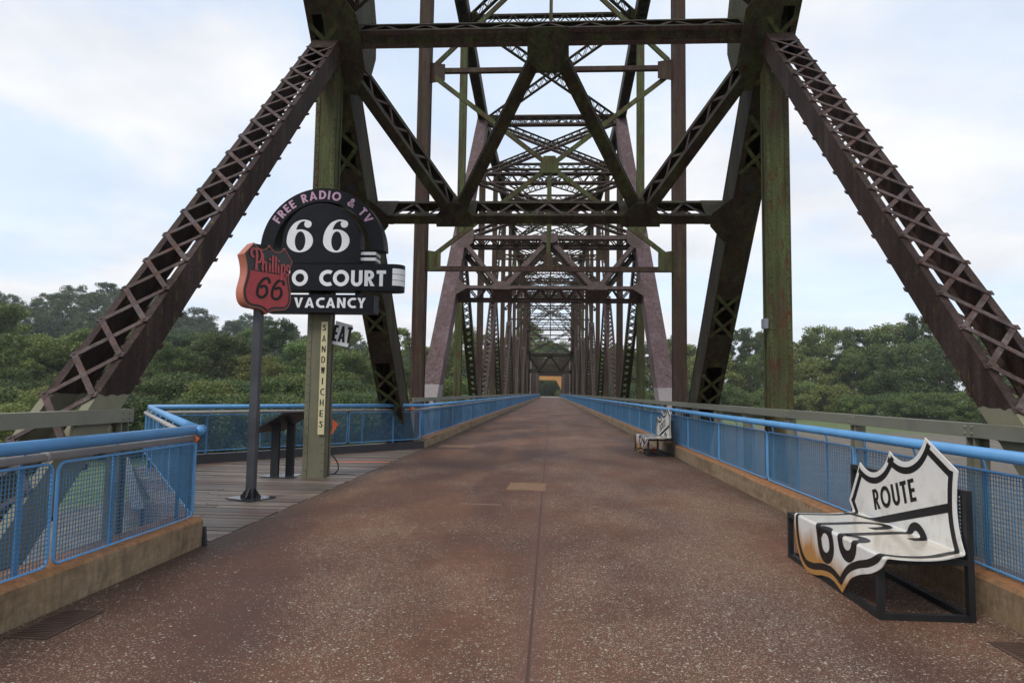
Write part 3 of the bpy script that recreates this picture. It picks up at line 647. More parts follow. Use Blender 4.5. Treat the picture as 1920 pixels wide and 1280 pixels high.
def portal(T, pl, zA, zB, zC, zD, m, m2, near):
    n = pl.n
    if n.y > 0: n = -n                      # faces the camera side
    xi = X-.26
    laced('portal_strut', T, pl(-xi,zB), pl(xi,zB), n, .62, .34, m, m2, fl=.10, pitch=.40, barw=.065, single=True, battens=(.05,))
    mb = MB()
    for dv in (-.125,.125): c0 = n*.325+(pl.v if pl.v.z > 0 else -pl.v)*dv; mb.beam(pl(-xi+.3,zB)+c0, pl(xi-.3,zB)+c0, .016, .085, side=n)
    mb.build('flange_angle', MAT['brown'] if near else m, T)
    laced('portal_strut', T, pl(-xi,zA), pl(xi,zA), n, .80, .21, m, MAT['purple2'], fl=.12, pitch=.40, barw=.065, single=True, battens=(.07,), mids=((.2,.3),(.70,.80)))
    off = n*.42
    for s in (-1,1):
        for (xa,za,xb,zb) in ((.12*s,zB-.15,2.05*s,zA+.1),(xi*s,zB-.35,2.25*s,zA+.1)):
            if abs(xa) < 1: laced('portal_brace', T, pl(xa,za), pl(xb,zb), n, .46, .26, m, m2, fl=.10, pitch=.4, barw=.07, single=True, battens=(.04,))
            else: laced('portal_brace', T, pl(xa,za), pl(xb,zb), n, .78, .22, m, m2, fl=.16, pitch=.34, barw=.07, single=True, battens=(.04,))
        # plates
        c = pl(2.15*s,zA); v = pl.v if pl.v.z > 0 else -pl.v; h = V((1,0,0))
        gusset(T, [c+off+h*-.44-v*.17, c+off+h*.44-v*.17, c+off+h*.44+v*.10, c+off+h*.15+v*.42, c+off+h*-.15+v*.42, c+off+h*-.44+v*.10][::1], .02, m, n, near)
        c = pl(xi*s,zA); hh = V((-s,0,0))
        gusset(T, [c+off-v*.55, c+off+hh*.10-v*.55, c+off+hh*.46-v*.16, c+off+hh*.46+v*.16, c+off+hh*.10+v*.5, c+off+v*.5], .02, m, n, near)
        c = pl(xi*s,zB)
        gusset(T, [c+off-hh*.25-v*1.0, c+off+hh*.2-v*1.05, c+off+hh*.45-v*.55, c+off+hh*.45+v*.45, c+off+hh*.1+v*1.0, c+off-hh*.25+v*1.25], .03, MAT['darkgreen'] if near else m, n, near)
        laced('portal_brace', T, pl(xi*s,zB+.4), pl(-xi*s,zC-.2), pl.v, .44, .16, m, m2, fl=.06, pitch=.34, single=True, battens=(.03,))
        laced('portal_brace', T, pl(xi*s,zC+.2), pl(-xi*s,zD-.2), pl.v, .44, .16, m, m2, fl=.06, pitch=.34, single=True, battens=(.03,))
    c = pl(0,zB); v = pl.v if pl.v.z > 0 else -pl.v; h = V((1,0,0))
    gusset(T, [c+off+h*-.40+v*.2, c+off+h*-.42-v*.42, c+off+h*-.18-v*.62, c+off+h*.18-v*.62, c+off+h*.42-v*.42, c+off+h*.40+v*.2], .03, MAT['darkgreen'] if near else m, n, near)
    laced('portal_strut', T, pl(-xi,zC), pl(xi,zC), (0,0,1), .62, .44, m, m2, fl=.1, pitch=.36, single=True)
    laced('portal_strut', T, pl(-xi,zD), pl(xi,zD), (0,0,1), .62, .44, m, m2, fl=.1, pitch=.36, single=True)

# ---- the span the photographer stands in
T1 = thing('bridge_truss', (0,13,0), 'near rusty green steel truss span towering over the motel sign and the benches', 'bridge truss')
PL1 = Plane(13.0, 8.9, 19.3, 1.45)
XH = 4.45
for s in (-1,1):
    x = X*s
    hanger(T1, XH*s, 13.0, -1.6 if s > 0 else -1.6, 10.0, MAT['green'] if s > 0 else MAT['greenpost'], rv=True)
    a, b = PL1(x,-2.7), PL1(x,19.6)
    L = (b-a).length
    def fr(z): return (z+2.7)/22.3
    laced('end_post', T1, a, b, (1,0,0), .60, .82, MAT['dark'] , MAT['green'], fl=.11, pitch=.62, barw=.085, faces=(1,1), cover=-1 if (V((1,0,0)).cross((b-a))).y < 0 else 1, battens=(.02,), rivets=True,
          mids=((fr(7.3)+.01,fr(8.4)),(fr(4.3),fr(6.9)),(fr(2.7),fr(3.5)),(fr(9.3),fr(12.8))))
    tt = (b-a).normalized(); un = V((1,0,0)).cross(tt).normalized(); un = un if un.y < 0 else -un
    for zz_ in (6.55,4.85):
        c = a+tt*(L*fr(zz_))+un*.424; mb = MB(); q = [c+V((1,0,0))*(.085*math.cos(k*math.pi/9))+tt*(.12*math.sin(k*math.pi/9)) for k in range(18)]
        mb.prism(q, un*.002); mb.build('hand_hole_dark_disc', MAT['cable'], T1)  # solid black disc on the plate, painted for the shade inside a hole
    # big plate at the head of the post, inner face
    sx = -s
    xf = x+sx*.335
    P = lambda y, z: (xf, y, z)
    gusset(T1, [P(12.4,11.9),P(14.5,11.6),P(15.1,10.4),P(15.15,9.55),P(14.5,8.45),P(13.7,8.05),P(12.8,8.9)], .02, MAT['darkgreen'], (sx,0,0))
    # laced sub-strut running down towards the camera
    laced('sub_strut', T1, (x,4.5,-.42), (x,12.78,8.55), (1,0,0), .52, .35, MAT['strut'], MAT['strutlace'], fl=.085, pitch=.53, barw=.058, battens=(.035,), knobs=True)
    laced('lower_chord', T1, (x,-9,-1.9), (x,22.4,-1.9), (1,0,0), .6, .7, MAT['dark'], pitch=.8)
    laced('tie_chord', T1, (x,3.0,19.5), (x,22.6,21.9), (1,0,0), .55, .6, MAT['dark'], pitch=.7)
portal(T1, PL1, 5.94, 8.92, 13.8, 19.4, MAT['dark'], MAT['brown'], True)
for y in (3.1, 13.0): ibeam('floor_beam', T1, (-X,y,-.9), (X,y,-.9), (0,1,0), .3, 1.0, MAT['dark'])
for x in (-3,-1,1,3): ibeam('stringer', T1, (x,-8,-.55), (x,22.3,-.55), (1,0,0), .2, .42, MAT['dark'])
# little plate box on the right hand post
JB = thing('junction_box', (4.2,12.85,3.05), 'small grey box fixed to the side of the right hand green steel post', 'box')
mb = MB(); mb.box((4.125,12.78,2.97),(4.205,12.93,3.16)); mb.build('box_body', MAT['greybox'], JB)
mb = MB(); mb.box((4.116,12.79,2.98),(4.124,12.92,3.15)); mb.build('box_lid', MAT['greybox'], JB)

# ---- the main span beyond the pier
Y0 = 22.8; NP = 6
T2 = thing('bridge_truss', (0,Y0,0), 'long purple brown steel truss span beyond the pier posts, receding over the road', 'bridge truss')
ZL = -1.3
LY = [Y0+2*PAN*k for k in range(NP+1)]            # lower panel points
UZ = [21.9, 19.45, 20.2, 20.4, 20.2, 19.45, 21.9]
PL2 = Plane(Y0, ZL, LY[1], 19.45)
PL3 = Plane(LY[NP], ZL, LY[NP-1], 19.45)
def xrods(T, y, z0, z1, m, r=.075):
    for s in (-1,1):
        mb = MB(); mb.beam((-(X-.35)*s,y+s*.06,z0),((X-.35)*s,y+s*.06,z1), .10, r*2, side=(0,1,0)); mb.build('sway_rod', m, T)
for s in (-1,1):
    x = X*s
    for yt, nm in ((Y0,'tower_post'),(LY[NP],'tower_post')):
        o = hanger(T2, x, yt, -1.6, 22.3, MAT['brown'] , w_=.40, d=.5, rv=(yt == Y0)); o.name = 'tower_post'
    for pl, ya, yb in ((PL2,LY[0],LY[1]),(PL3,LY[NP],LY[NP-1])):
        a, b = V((x,ya,ZL)), V((x,yb,19.45)); cv = V((1,0,0)).cross(b-a)
        laced('end_post', T2, a, b, (1,0,0), .62, .80, MAT['purple'], MAT['dark'], fl=.1, pitch=.62, cover=1 if cv.z > 0 else -1, battens=(.02,), rivets=False)
    for k in (0, NP-1):                                   # tie chords down from the tower tops
        a, b = (V((x,LY[0],UZ[0])),V((x,LY[1],UZ[1]))) if k == 0 else (V((x,LY[NP],UZ[NP])),V((x,LY[NP-1],UZ[NP-1])))
        laced('tie_chord', T2, a, b, (1,0,0), .55, .62, MAT['dark'], pitch=.5, barw=.07, battens=(.02,), cover=1 if k == 0 else -1)
    for k in range(1, NP-1):
        laced('top_chord', T2, (x,LY[k],UZ[k]), (x,LY[k+1],UZ[k+1]), (1,0,0), .55, .62, MAT['dark'], pitch=.6, battens=(.02,), cover=1)
    laced('lower_chord', T2, (x,LY[0],ZL), (x,LY[NP],ZL), (1,0,0), .5, .6, MAT['dark'], pitch=1.2)
    for k in range(NP):
        ym = LY[k]+PAN
        zt = (UZ[k]+UZ[k+1])/2
        hanger(T2, x, ym, -1.4, zt, MAT['green'] if k in (0,3) else MAT['brown'], w_=.34, d=.34)
        if k > 0:
            hanger(T2, x, LY[k], -1.4, UZ[k], MAT['brown'], w_=.36, d=.4)
        zm = 9.1
        if k == 0: laced('sub_strut', T2, (x,ym,zm), (x,LY[1],ZL), (1,0,0), .5, .5, MAT['dark'], pitch=.46, barw=.07, battens=(.03,))
        elif k == NP-1: laced('sub_strut', T2, (x,ym,zm), (x,LY[k],ZL), (1,0,0), .5, .5, MAT['dark'], pitch=.46, battens=(.03,))
        else:
            laced('diagonal', T2, (x,LY[k],ZL), (x,ym,zm), (1,0,0), .55, .55, MAT['purple2'], pitch=.46, barw=.08, battens=(.04,))
            laced('diagonal', T2, (x,ym,zm), (x,LY[k+1],UZ[k+1]), (1,0,0), .30, .5, MAT['dark'], pitch=.6, battens=(.03,), single=True)
            laced('sub_strut', T2, (x,ym,zm), (x,LY[k+1],ZL), (1,0,0), .5, .5, MAT['dark'], pitch=.46, barw=.07, battens=(.03,))
            gusset(T2, [(x-s*.29,ym-.6,zm+.3),(x-s*.29,ym-.3,zm-.7),(x-s*.29,ym+.4,zm-.7),(x-s*.29,ym+.6,zm+.6),(x-s*.29,ym,zm+.9)], .02, MAT['purple2'], (-s,0,0), False)
portal(T2, PL2, 6.1, 9.1, 13.8, 19.4, MAT['purple2'], MAT['dark'], False)
portal(T2, PL3, 6.1, 9.1, 13.8, 19.4, MAT['dark'], MAT['dark'], False)
def sway_tower(T, y):
    mb = MB()
    for z, h in ((5.94,.17),(13.05,.16),(21.6,.3)):
        mb = MB(); mb.beam((-(X-.2),y,z),(X-.2,y,z), .16, h, side=(0,1,0)); mb.build('sway_strut', MAT['brown'], T)
    xrods(T, y, 6.35, 12.8, MAT['green']); xrods(T, y, 13.3, 21.4, MAT['green'])
    mb = MB(); mb.beam((0,y,9.55),(0,y,6.0), .14, .14); mb.beam((0,y,17.3),(0,y,13.1), .12, .12); mb.build('sway_hanger', MAT['green'], T)
    for s in (-1,1):
        for z in (6.2,12.95): gusset(T, [((X-.2)*s,y-.1,z-.38),((X-.72)*s,y-.1,z-.30),((X-.72)*s,y-.1,z+.30),((X-.2)*s,y-.1,z+.38)], .02, MAT['green'] if z < 8 else MAT['brown'], (0,-1,0), True, .2)
    gusset(T, [(-.28,y-.13,9.3),(.28,y-.13,9.3),(.34,y-.13,9.6),(.2,y-.13,9.9),(-.2,y-.13,9.9),(-.34,y-.13,9.6)], .02, MAT['green'], (0,-1,0), False)
    gusset(T, [(-.22,y-.19,5.85),(.22,y-.19,5.85),(.12,y-.19,6.45),(-.12,y-.19,6.45)], .02, MAT['brown'], (0,-1,0), False)
sway_tower(T2, Y0); sway_tower(T2, LY[NP])
for k in range(0, NP):                                    # top laterals
    for j in (0,1):
        ya, yb = LY[k]+PAN*j, LY[k]+PAN*(j+1); za = UZ[k]+(UZ[k+1]-UZ[k])*.5*j; zb = UZ[k]+(UZ[k+1]-UZ[k])*.5*(j+1)
        for s in (-1,1):
            laced('top_lateral', T2, (-(X-.3)*s,ya,za+.0), ((X-.3)*s,yb,zb), (0,.12,1), .60, .15, MAT['dark'], fl=.06, pitch=.38, single=True, battens=(.03,))
        laced('top_strut', T2, (-(X-.3),yb,zb-.1), (X-.3,yb,zb-.1), (0,.1,1), .55, .3, MAT['purple2'] if j else MAT['dark'], fl=.1, pitch=.42, single=True, battens=(.05,))
for k in range(2, NP-1):                                  # sway frames at the main posts
    y = LY[k]
    for z in (15.6, 12.2): laced('sway_strut', T2, (-(X-.2),y,z), (X-.2,y,z), (0,0,1), .42, .3, MAT['brown'], fl=.09, pitch=.42, single=True)
    for z0, z1 in ((12.4,15.4),(15.8,UZ[k]-.3)):
        for s in (-1,1): laced('sway_brace', T2, (-(X-.25)*s,y+.03*s,z0), ((X-.25)*s,y+.03*s,z1), (0,0,1), .30, .2, MAT['dark'], fl=.07, pitch=.40, single=True)
    for s in (-1,1): laced('knee_brace', T2, ((X-.2)*s,y,9.4), ((X-2.6)*s,y,12.1), (0,0,1), .26, .2, MAT['brown'], fl=.08, pitch=.40, single=True)
for k in range(1, NP):                                    # light rods at the sub panels
    y = LY[k]+PAN
    if k < NP-1:
        for s in (-1,1): laced('sway_brace', T2, (-(X-.25)*s,y+.05*s,12.7), ((X-.25)*s,y+.05*s,UZ[k]-.4), (0,0,1), .34, .2, MAT['dark'], fl=.07, pitch=.44, single=True)
        laced('sway_strut', T2, (-(X-.2),y,12.4), (X-.2,y,12.4), (0,0,1), .42, .25, MAT['brown'], fl=.09, pitch=.42, single=True)
        mb = MB(); mb.beam((-(X-.2),y,9.6),(X-.2,y,9.6), .16, .14, side=(0,1,0)); mb.build('sway_strut', MAT['brown'], T2)
        mb = MB(); mb.beam((0,y,19.8),(0,y,9.6), .08, .08); mb.build('sway_hanger', MAT['dark'], T2)
for k in range(NP*2+1): ibeam('floor_beam', T2, (-X,Y0+k*PAN,-.9), (X,Y0+k*PAN,-.9), (0,1,0), .3, .95, MAT['dark'])

# ---- the low span at the far end
T3 = thing('bridge_truss', (0,LY[NP]+.6,0), 'low far steel truss span with flat top, seen small behind the last tall portal', 'bridge truss')
YA = LY[NP]+1.2; n3 = 12; st = (YE-.6-YA)/n3; ZT = 10.6
for s in (-1,1):
    x = X*s
    for a, b in (((x,YA,-.6),(x,YA+st,ZT)),((x,YE-.6,-.6),(x,YE-.6-st,ZT))):
        laced('end_post', T3, a, b, (1,0,0), .5, .6, MAT['purple'], MAT['purple2'], pitch=.8, cover=1)
    laced('top_chord', T3, (x,YA+st,ZT), (x,YE-.6-st,ZT), (1,0,0), .5, .55, MAT['purple2'], pitch=1.2)
    laced('lower_chord', T3, (x,YA,-.6), (x,YE-.6,-.6), (1,0,0), .4, .5, MAT['dark'], pitch=1.5)
    for k in range(1, n3):
        laced('post', T3, (x,YA+st*k,-.6), (x,YA+st*k,ZT), (0,1,0), .36, .3, MAT['purple2'], pitch=.6)
        if 1 < k < n3:
            za, zb = (-.6,ZT) if k > n3/2 else (ZT,-.6)
            laced('diagonal', T3, (x,YA+st*(k-1),za), (x,YA+st*k,zb), (1,0,0), .3, .26, MAT['brown'], pitch=.9, single=True)
for k in range(1, n3):
    y = YA+st*k
    laced('top_strut', T3, (-X+.2,y,ZT), (X-.2,y,ZT), (0,0,1), .7, .3, MAT['purple2'] if k == 1 else MAT['brown'], fl=.12, pitch=.5, single=True)
    ibeam('sway_strut', T3, (-X+.2,y,8.0), (X-.2,y,8.0), (0,1,0), .25, .3, MAT['brown'])
    for s in (-1,1):
        mb = MB(); mb.beam((0,y,ZT-.3),((X-.3)*s,y,8.1), .12, .12, side=(0,1,0)); mb.build('sway_brace', MAT['brown'], T3)
        if k < n3-1: mb = MB(); mb.beam((-(X-.3)*s,y,ZT-.02*s),((X-.3)*s,y+st,ZT-.02*s), .16, .10, side=(0,0,1)); mb.build('top_lateral', MAT['dark'], T3)
# piers
for yy in (Y0, LY[NP]+.6, YE):
    mb = MB(); b0 = -6.5
    mb.prism([(-6.2,yy-1.6,b0),(6.2,yy-1.6,b0),(6.9,yy,b0),(6.2,yy+1.6,b0),(-6.2,yy+1.6,b0),(-6.9,yy,b0)], (0,0,3.6))
    pr = thing('bridge_pier', (0,yy,b0), {Y0:'concrete pier under the near pair of tall brown bridge posts', YE:'concrete end pier under the orange portal end of the bridge'}.get(yy,'concrete pier under the far end of the long truss span'), 'bridge pier', 'piers under the bridge')
    mb.build('pier_shaft', MAT['pier'], pr)
    mb = MB(); mb.box((-6.4,yy-1.8,b0+3.6),(6.4,yy+1.8,b0+4.1)); mb.build('pier_cap', MAT['pier'], pr)
# ochre portal at the far end
OP = thing('height_portal', (0,YE+.4,0), 'orange painted cross beam with one slanted corner bracket at the far end of the bridge', 'portal')
mb = MB(); mb.box((-4.5,YE+.3,6.6),(4.6,YE+.8,8.3)); mb.build('cross_beam', MAT['ochre'], OP)
mb = MB(); mb.prism([(4.6,YE+.3,6.6),(2.2,YE+.3,6.6),(4.6,YE+.3,2.2)], (0,.5,0)); mb.build('bracket', MAT['ochre'], OP)
for s in (-1,1):
    mb = MB(); mb.box((4.6*s+(-.0 if s > 0 else -.4),YE+.3,-.3),(4.6*s+(.4 if s > 0 else 0),YE+.8,8.3)); mb.build('post', MAT['brown'], OP)

# ------------------------------------------------------------------ railings
def arcs(p0, z0, inward, out=.10, rise=.16, n=6):
    """gooseneck: from a post top it bows outward and curls in to the handrail"""
    p0 = V(p0); i_ = V(inward); pts = []
    for k in range(n+1):
        a = math.pi*k/n*.75
        pts.append(p0+i_*(out*.55*(1-math.cos(a)))+V((0,0,rise*math.sin(min(a,math.pi/2)))))
    return pts
def panel_mesh(L, z0, z1, pitch, wr):
    fr_ = MB(); r = .013; c = .07
    def corner(cx, cz, a0): return [(cx+c*math.cos(R_(a0+15*k)), 0, cz+c*math.sin(R_(a0+15*k))) for k in range(7)]
    a, b = .03, L-.03
    loop = corner(b-c,z1-c,0)+corner(a+c,z1-c,90)+corner(a+c,z0+c,180)+corner(b-c,z0+c,270)
    fr_.tube(loop+[loop[0]], r, 6, cap=False)
    wm = MB(); nx_ = int((b-a)/pitch); nz_ = int((z1-z0)/pitch)
    for i in range(1, nx_):
        x = a+(b-a)*i/nx_; e = c*.3 if (i*pitch < c or (nx_-i)*pitch < c) else 0
        wm.box((x-wr,-wr+.002*(i%2),z0+e),(x+wr,wr+.002*(i%2),z1-e))
    for j in range(1, nz_):
        z = z0+(z1-z0)*j/nz_; wm.box((a,-wr-.0035,z-wr),(b,wr-.0035,z+wr))
    return fr_, wm
def railing(name, label, p, q, joints, inward, conduit=False, zp0=.33, zp1=1.11, zr=1.26, post_sp=1.07, top0=None, top1=None, pitch=.034, wr=.0028, cap_posts=99):
    p, q = V(p), V(q); L = (q-p).length; t = (q-p)/L; i_ = V(inward)
    T = thing(name, p, label, 'railing'); ang = math.atan2(t.y, t.x)
    mb = MB(); mb.tube([(top0 or p)+i_*.07+V((0,0,zr)) if top0 is None else V(top0), q+i_*.07+V((0,0,zr)) if top1 is None else V(top1)], .05, 14); mb.build('handrail', MAT['blue'], T, smooth=True)
    if conduit:
        pts = [p+V((0,0,1.145))-i_*.03, q+V((0,0,1.145))-i_*.03]
        mb = MB(); mb.tube(pts, .034, 10); k = 0
        while k*3.0 < L: c = p+t*(k*3.0)+V((0,0,1.145))-i_*.03; mb.tube([c,c+t*.06], .041, 10); k += 1
        mb.build('conduit', MAT['conduit'], T, smooth=True)
    proto = {}
    for a, b in zip(joints[:-1], joints[1:]):
        ln = round(b-a, 3)
        if ln not in proto:
            f, wmm = panel_mesh(ln, zp0, zp1, pitch, wr)
            fo = f.build('panel', MAT['blue'], None, smooth=True); wo_ = wmm.build('wire_mesh', MAT['bluewire'], fo, local=True)
            proto[ln] = fo; o = fo
        else: o = dup(proto[ln])
        o.parent = T; o.location = t*a; o.rotation_euler = (0,0,ang)
    npst = int(L/post_sp); rest = MB(); pp = None
    for k in range(npst+1):
        s0 = min(L-.02, max(.02, .25+k*post_sp)); base = -i_*.045
        mb = rest if k >= cap_posts else MB()
        c0 = V((0,0,0)) if k < cap_posts else t*s0
        if k < cap_posts and pp is not None:
            o = pp.copy(); COL.objects.link(o); o.parent = T; o.location = t*s0; continue
        c = c0+base
        mb.beam(c+V((0,0,-.1)), c+V((0,0,1.09)), .012, .045, side=i_)
        mb.tube(arcs(c+V((0,0,1.09)), 0, i_, out=.115, rise=.14), .011, 6)
        if k < cap_posts: pp = mb.build('post', MAT['blue'], T, local=True); pp.location = t*s0
    if rest.v: o = rest.build('post', MAT['blue'], T, local=True); o['kind'] = 'stuff'
    return T
jr = [8.2-3.2*3+3.2*k for k in range(81)]; jr = [a for a in jr if a < YE]
yr0 = -4.0
railing('railing', 'blue wire panel railing along the right kerb behind both shield benches', (3.72,yr0,0), (3.72,YE-.5,0), [a-yr0 for a in jr if a-yr0 >= 0], (-1,0,0))
railing('railing', 'near blue wire panel railing on the left kerb, closest to the camera', (-3.76,-4.0,0), (-3.76,7.18,0), [4+a for a in (-1.4,1.85,5.1,7.2)], (1,0,0), conduit=True, zp0=.30, zp1=1.09, zr=1.245)
jl = [20.2+3.2*k for k in range(75)]; jl = [a for a in jl if a < YE]
railing('railing', 'long blue wire panel railing along the far left kerb beyond the lookout deck', (-3.76,20.05,0), (-3.76,YE-.5,0), [a-20.05 for a in jl], (1,0,0), conduit=True)
nb = V((TC-TB)).normalized(); nin = V((nb.y,-nb.x,0))
Lb = (TC-TB).length
railing('railing', 'blue railing across the back of the wooden lookout deck behind the signs', TB+V((0,0,0)), TC+V((-.1,-.08,0)), [0.02+ (Lb-.2)*k/3 for k in range(4)], nin, conduit=True, zp0=.27, zp1=1.08, zr=1.27)
na = (TB-V((-3.76,7.2,0))).normalized(); nina = V((na.y,-na.x,0))
La = (TB-V((-3.76,7.2,0))).length
railing('railing', 'blue return railing running outward from the near left rail end to the deck corner', (-3.76,7.2,0), TB, [.02+(La-.04)*k/3 for k in range(4)], nina, conduit=True, zp0=.30, zp1=1.09, zr=1.25, top0=V((-3.62,7.0,1.24)))

def guard(label, x, y0, y1, inward, first):
    T = thing('guard_rail', (x,y0,0), label, 'guard rail')
    mb = MB(); s = inward
    mb.box((x-.02,y0,1.345),(x+.02,y1,1.475))
    for z in (1.345,1.463): a, b = sorted((x+.021*-s, x-s*.10)); mb.box((a,y0,z),(b,y1,z+.012))
    k = 0; y = first
    while y < min(y1, 60):
        for dy_ in (-.05,.05):
            for z in (1.38,1.44): mb.rivet((x+s*.02,y+dy_,z), (s,0,0), .016)
        y += 2.45
    mb.build('rail_beam', MAT['olive'], T)
    pp = None; y = first; rest = MB(); k = 0
    while y < y1:
        if k < 95:
            if pp is None:
                mb = MB(); mb.box((-.018-s*.06,-.06,-.3),(.018-s*.06,.06,1.34)); mb.box((-s*.06-.07,-.06,-.3),(-s*.06+.07,-.048,1.34)); mb.box((-s*.06-.07,.048,-.3),(-s*.06+.07,.06,1.34))
                mb.rivet((-s*.06+s*.018,0,1.28), (s,0,0), .018)
                pp = mb.build('post', MAT['olive'], T, local=True); o = pp
            else: o = pp.copy(); COL.objects.link(o); o.parent = T
            o.location = (0, y-y0, 0)
        else: rest.box((x-.06,y-.06,-.3),(x+.06,y+.06,1.34))
        y += 2.45; k += 1
    if rest.v: o = rest.build('post', MAT['olive'], T); o['kind'] = 'stuff'
guard('olive steel guard rail outside the blue railing on the right of the bridge', 4.06, -4, YE-1, -1, 6.55)
guard('short olive steel guard rail ending at the lookout deck on the near left', -4.14, -4, 6.62, 1, 1.6)
guard('olive steel guard rail outside the far left blue railing', -4.14, 20.6, YE-1, 1, 20.9)
# two boards under the end of the left guard rail
# ------------------------------------------------------------------ motel sign on the left post
MS = thing('motel_sign', (-4.35,12.6,3.17), 'tall black motel sign with arched top reading 66 court, hung on the left steel post', 'sign')
cxs, czs, yf = -4.35, 4.40, 12.58
def sgn(dy_): return lambda u, v, h: V((cxs+u, yf-dy_-h, v))
def face_poly(mb, poly, y0, depth, mi=0): mb.prism([(cxs+a, y0, b) for a, b in poly], (0,depth,0), mi)
# arch
mb = MB(); ro, ri = 1.225, .955; n = 40
A_o = arcp(0,czs,ro,ro,0,180,n); A_i = arcp(0,czs,ri,ri,0,180,n)
for i in range(n):
    q = [A_o[i],A_o[i+1],A_i[i+1],A_i[i]]
    vs_ = [V((cxs+a,yf,b)) for a, b in q]+[V((cxs+a,yf+.36,b)) for a, b in q]
    fs = [(0,1,2,3),(7,6,5,4),(0,4,5,1),(2,6,7,3)]
    if i == 0: fs.append((0,3,7,4))
    if i == n-1: fs.append((1,5,6,2))
    mb.add(vs_, fs)
arch = mb.build('arch_board', MAT['signblack'], MS)
mb = MB(); t_ = 'FREE RADIO & TV'; s_, tr_ = .20, .13; size = .170
tw = text_width(t_, s_, 1.0, tr_)*size; rb = 1.005; a0 = R_(149.5); span = R_(149.5-30.5); sc_ = span*(rb+.5*size)/tw; x = 0
for ch in t_:
    wd, gs = glyph(ch, s_, 1.0); ac = a0-(x+wd/2)*size*sc_/(rb+.5*size)
    def fn(u, v, h, ac=ac, wd=wd):
        uu = (u-wd/2)*size*min(1.12, sc_); r = rb+v*size; tx, tz = math.sin(ac), -math.cos(ac); nx_, nz_ = math.cos(ac), math.sin(ac)
        return V((cxs+nx_*r+tx*uu, yf-h, czs+nz_*r+tz*uu))
    put_polys(mb, gs, fn, .001, .004); x += wd+tr_
mb.build('lettering', MAT['signpink'], arch)
# step block with white stripes
mb = MB(); mb.box((cxs-1.06,yf+.02,3.95),(cxs+1.06,yf+.38,4.405)); blk = mb.build('step_block', MAT['signblack'], MS)
mb = MB()
for z0, z1 in ((4.308,4.366),(4.196,4.256)):
    for s in (-1,1):
        a, b = sorted((cxs+s*.72, cxs+s*1.062)); mb.box((a,yf+.014,z0),(b,yf+.021,z1)); 
        c0, c1 = sorted((cxs+s*1.0615, cxs+s*1.067)); mb.box((c0,yf+.014,z0),(c1,yf+.37,z1))
mb.build('stripe', MAT['signwhite'], blk)
# dome
dome = [(-.77,4.13),(.77,4.13),(.77,4.53)]+arcp(0,4.53,.77,.78,0,180,36)[1:-1]+[(-.77,4.53)]
mb = MB(); face_poly(mb, dome, yf-.06, .33); dm = mb.build('dome_board', MAT['signblack'], MS)
for ux in (-.42,.30):
    wd, gs = serif6(); k = .635; mb = MB()
    put_polys(mb, [[[(ux-.27+a*k, 4.345+b*k) for a, b in p] for p in g] for g in gs], sgn(.06), .001, .005)
    mb.build('numeral', MAT['signwhite'], dm)
# name board with rounded ends
hw_, rr_ = 1.62, .20
yb0, yb1 = yf-.07, yf+.33
prof = [(hw_-rr_-.0,yb0)]+[(hw_-rr_+rr_*math.cos(R_(a)), (yb0+yb1)/2+rr_*math.sin(R_(a))) for a in range(-75,90,15)]+[(hw_-rr_,yb1)]
ring = prof+[(-a,b) for a, b in reversed(prof)]
mb = MB(); mb.prism([(cxs+a,b,3.60) for a, b in ring], (0,0,.515)); nb_ = mb.build('name_board', MAT['signblack'], MS)
mb = MB()
for z0, z1 in ((3.70,3.80),(3.81,3.915),(3.925,4.03)):
    for s in (-1,1):
        for (a,b),(c,d) in zip(prof[:8],prof[1:9]):
            e = 1.004
            P0, P1 = (cxs+s*(a+.004),b-.004), (cxs+s*(c+.004),d-.004*(1 if d < (yb0+yb1)/2 else -1))
            mb.add([(P0[0],P0[1],z0),(P1[0],P1[1],z0),(P1[0],P1[1],z1),(P0[0],P0[1],z1)], [(0,1,2,3)])
mb.build('stripe', MAT['signwhite'], nb_)
mb = MB(); size = .305; tw = text_width('COURT', .225, 1.1, .13)*size
put_text(mb, 'COURT', sgn(.07), 1.298-tw, 3.685, size, .225, 1.1, .13)
tw = text_width('AUTO', .225, 1.1, .13)*size; put_text(mb, 'AUTO', sgn(.07), -.225-tw, 3.685, size, .225, 1.1, .13)
mb.build('lettering', MAT['signwhite'], nb_)
# lower board
mb = MB(); mb.box((cxs-1.07,yf-.04,3.175),(cxs+1.07,yf+.34,3.52)); lb_ = mb.build('lower_board', MAT['signblack'], MS)
mb = MB(); t_ = 'VACANCY'; size = .195; tw = text_width(t_, .2, .95, .14)*size
tw = text_width(t_, .215, 1.0, .165)*size; put_text(mb, t_, lambda u, v, h: sgn(.04)(-.49+u*1.40/tw, v, h), 0, 3.265, size, .215, 1.0, .165); mb.build('lettering', MAT['signwhite'], lb_)
mb = MB()
for xx in (-.75,.72): mb.box((cxs+xx-.05,yf+.05,3.52),(cxs+xx+.05,yf+.15,3.60))
mb.build('hanger_link', MAT['signblack'], MS)
# vertical cream board
SB = thing('sandwich_board', (-4.31,12.79,.82), 'narrow cream vertical board reading sandwiches on the left steel post below the motel sign', 'sign')
mb = MB(); mb.box((-4.37,12.775,.83),(-4.245,12.80,3.02)); mb.build('board', MAT['cream'], SB)
mb = MB(); fnb = lambda u, v, h: V((-4.3075+u, 12.775-h, v))
for i, ch in enumerate('SANDWICHES'):
    wd, gs = glyph(ch, .13, .8 if ch not in 'W' else .6); size = .125
    put_polys(mb, [[[((a-wd/2)*.075/max(wd,.42), 2.84-i*.208+b*size) for a, b in p] for p in g] for g in gs], fnb, .001, .003)
mb.build('lettering', MAT['ink'], SB)
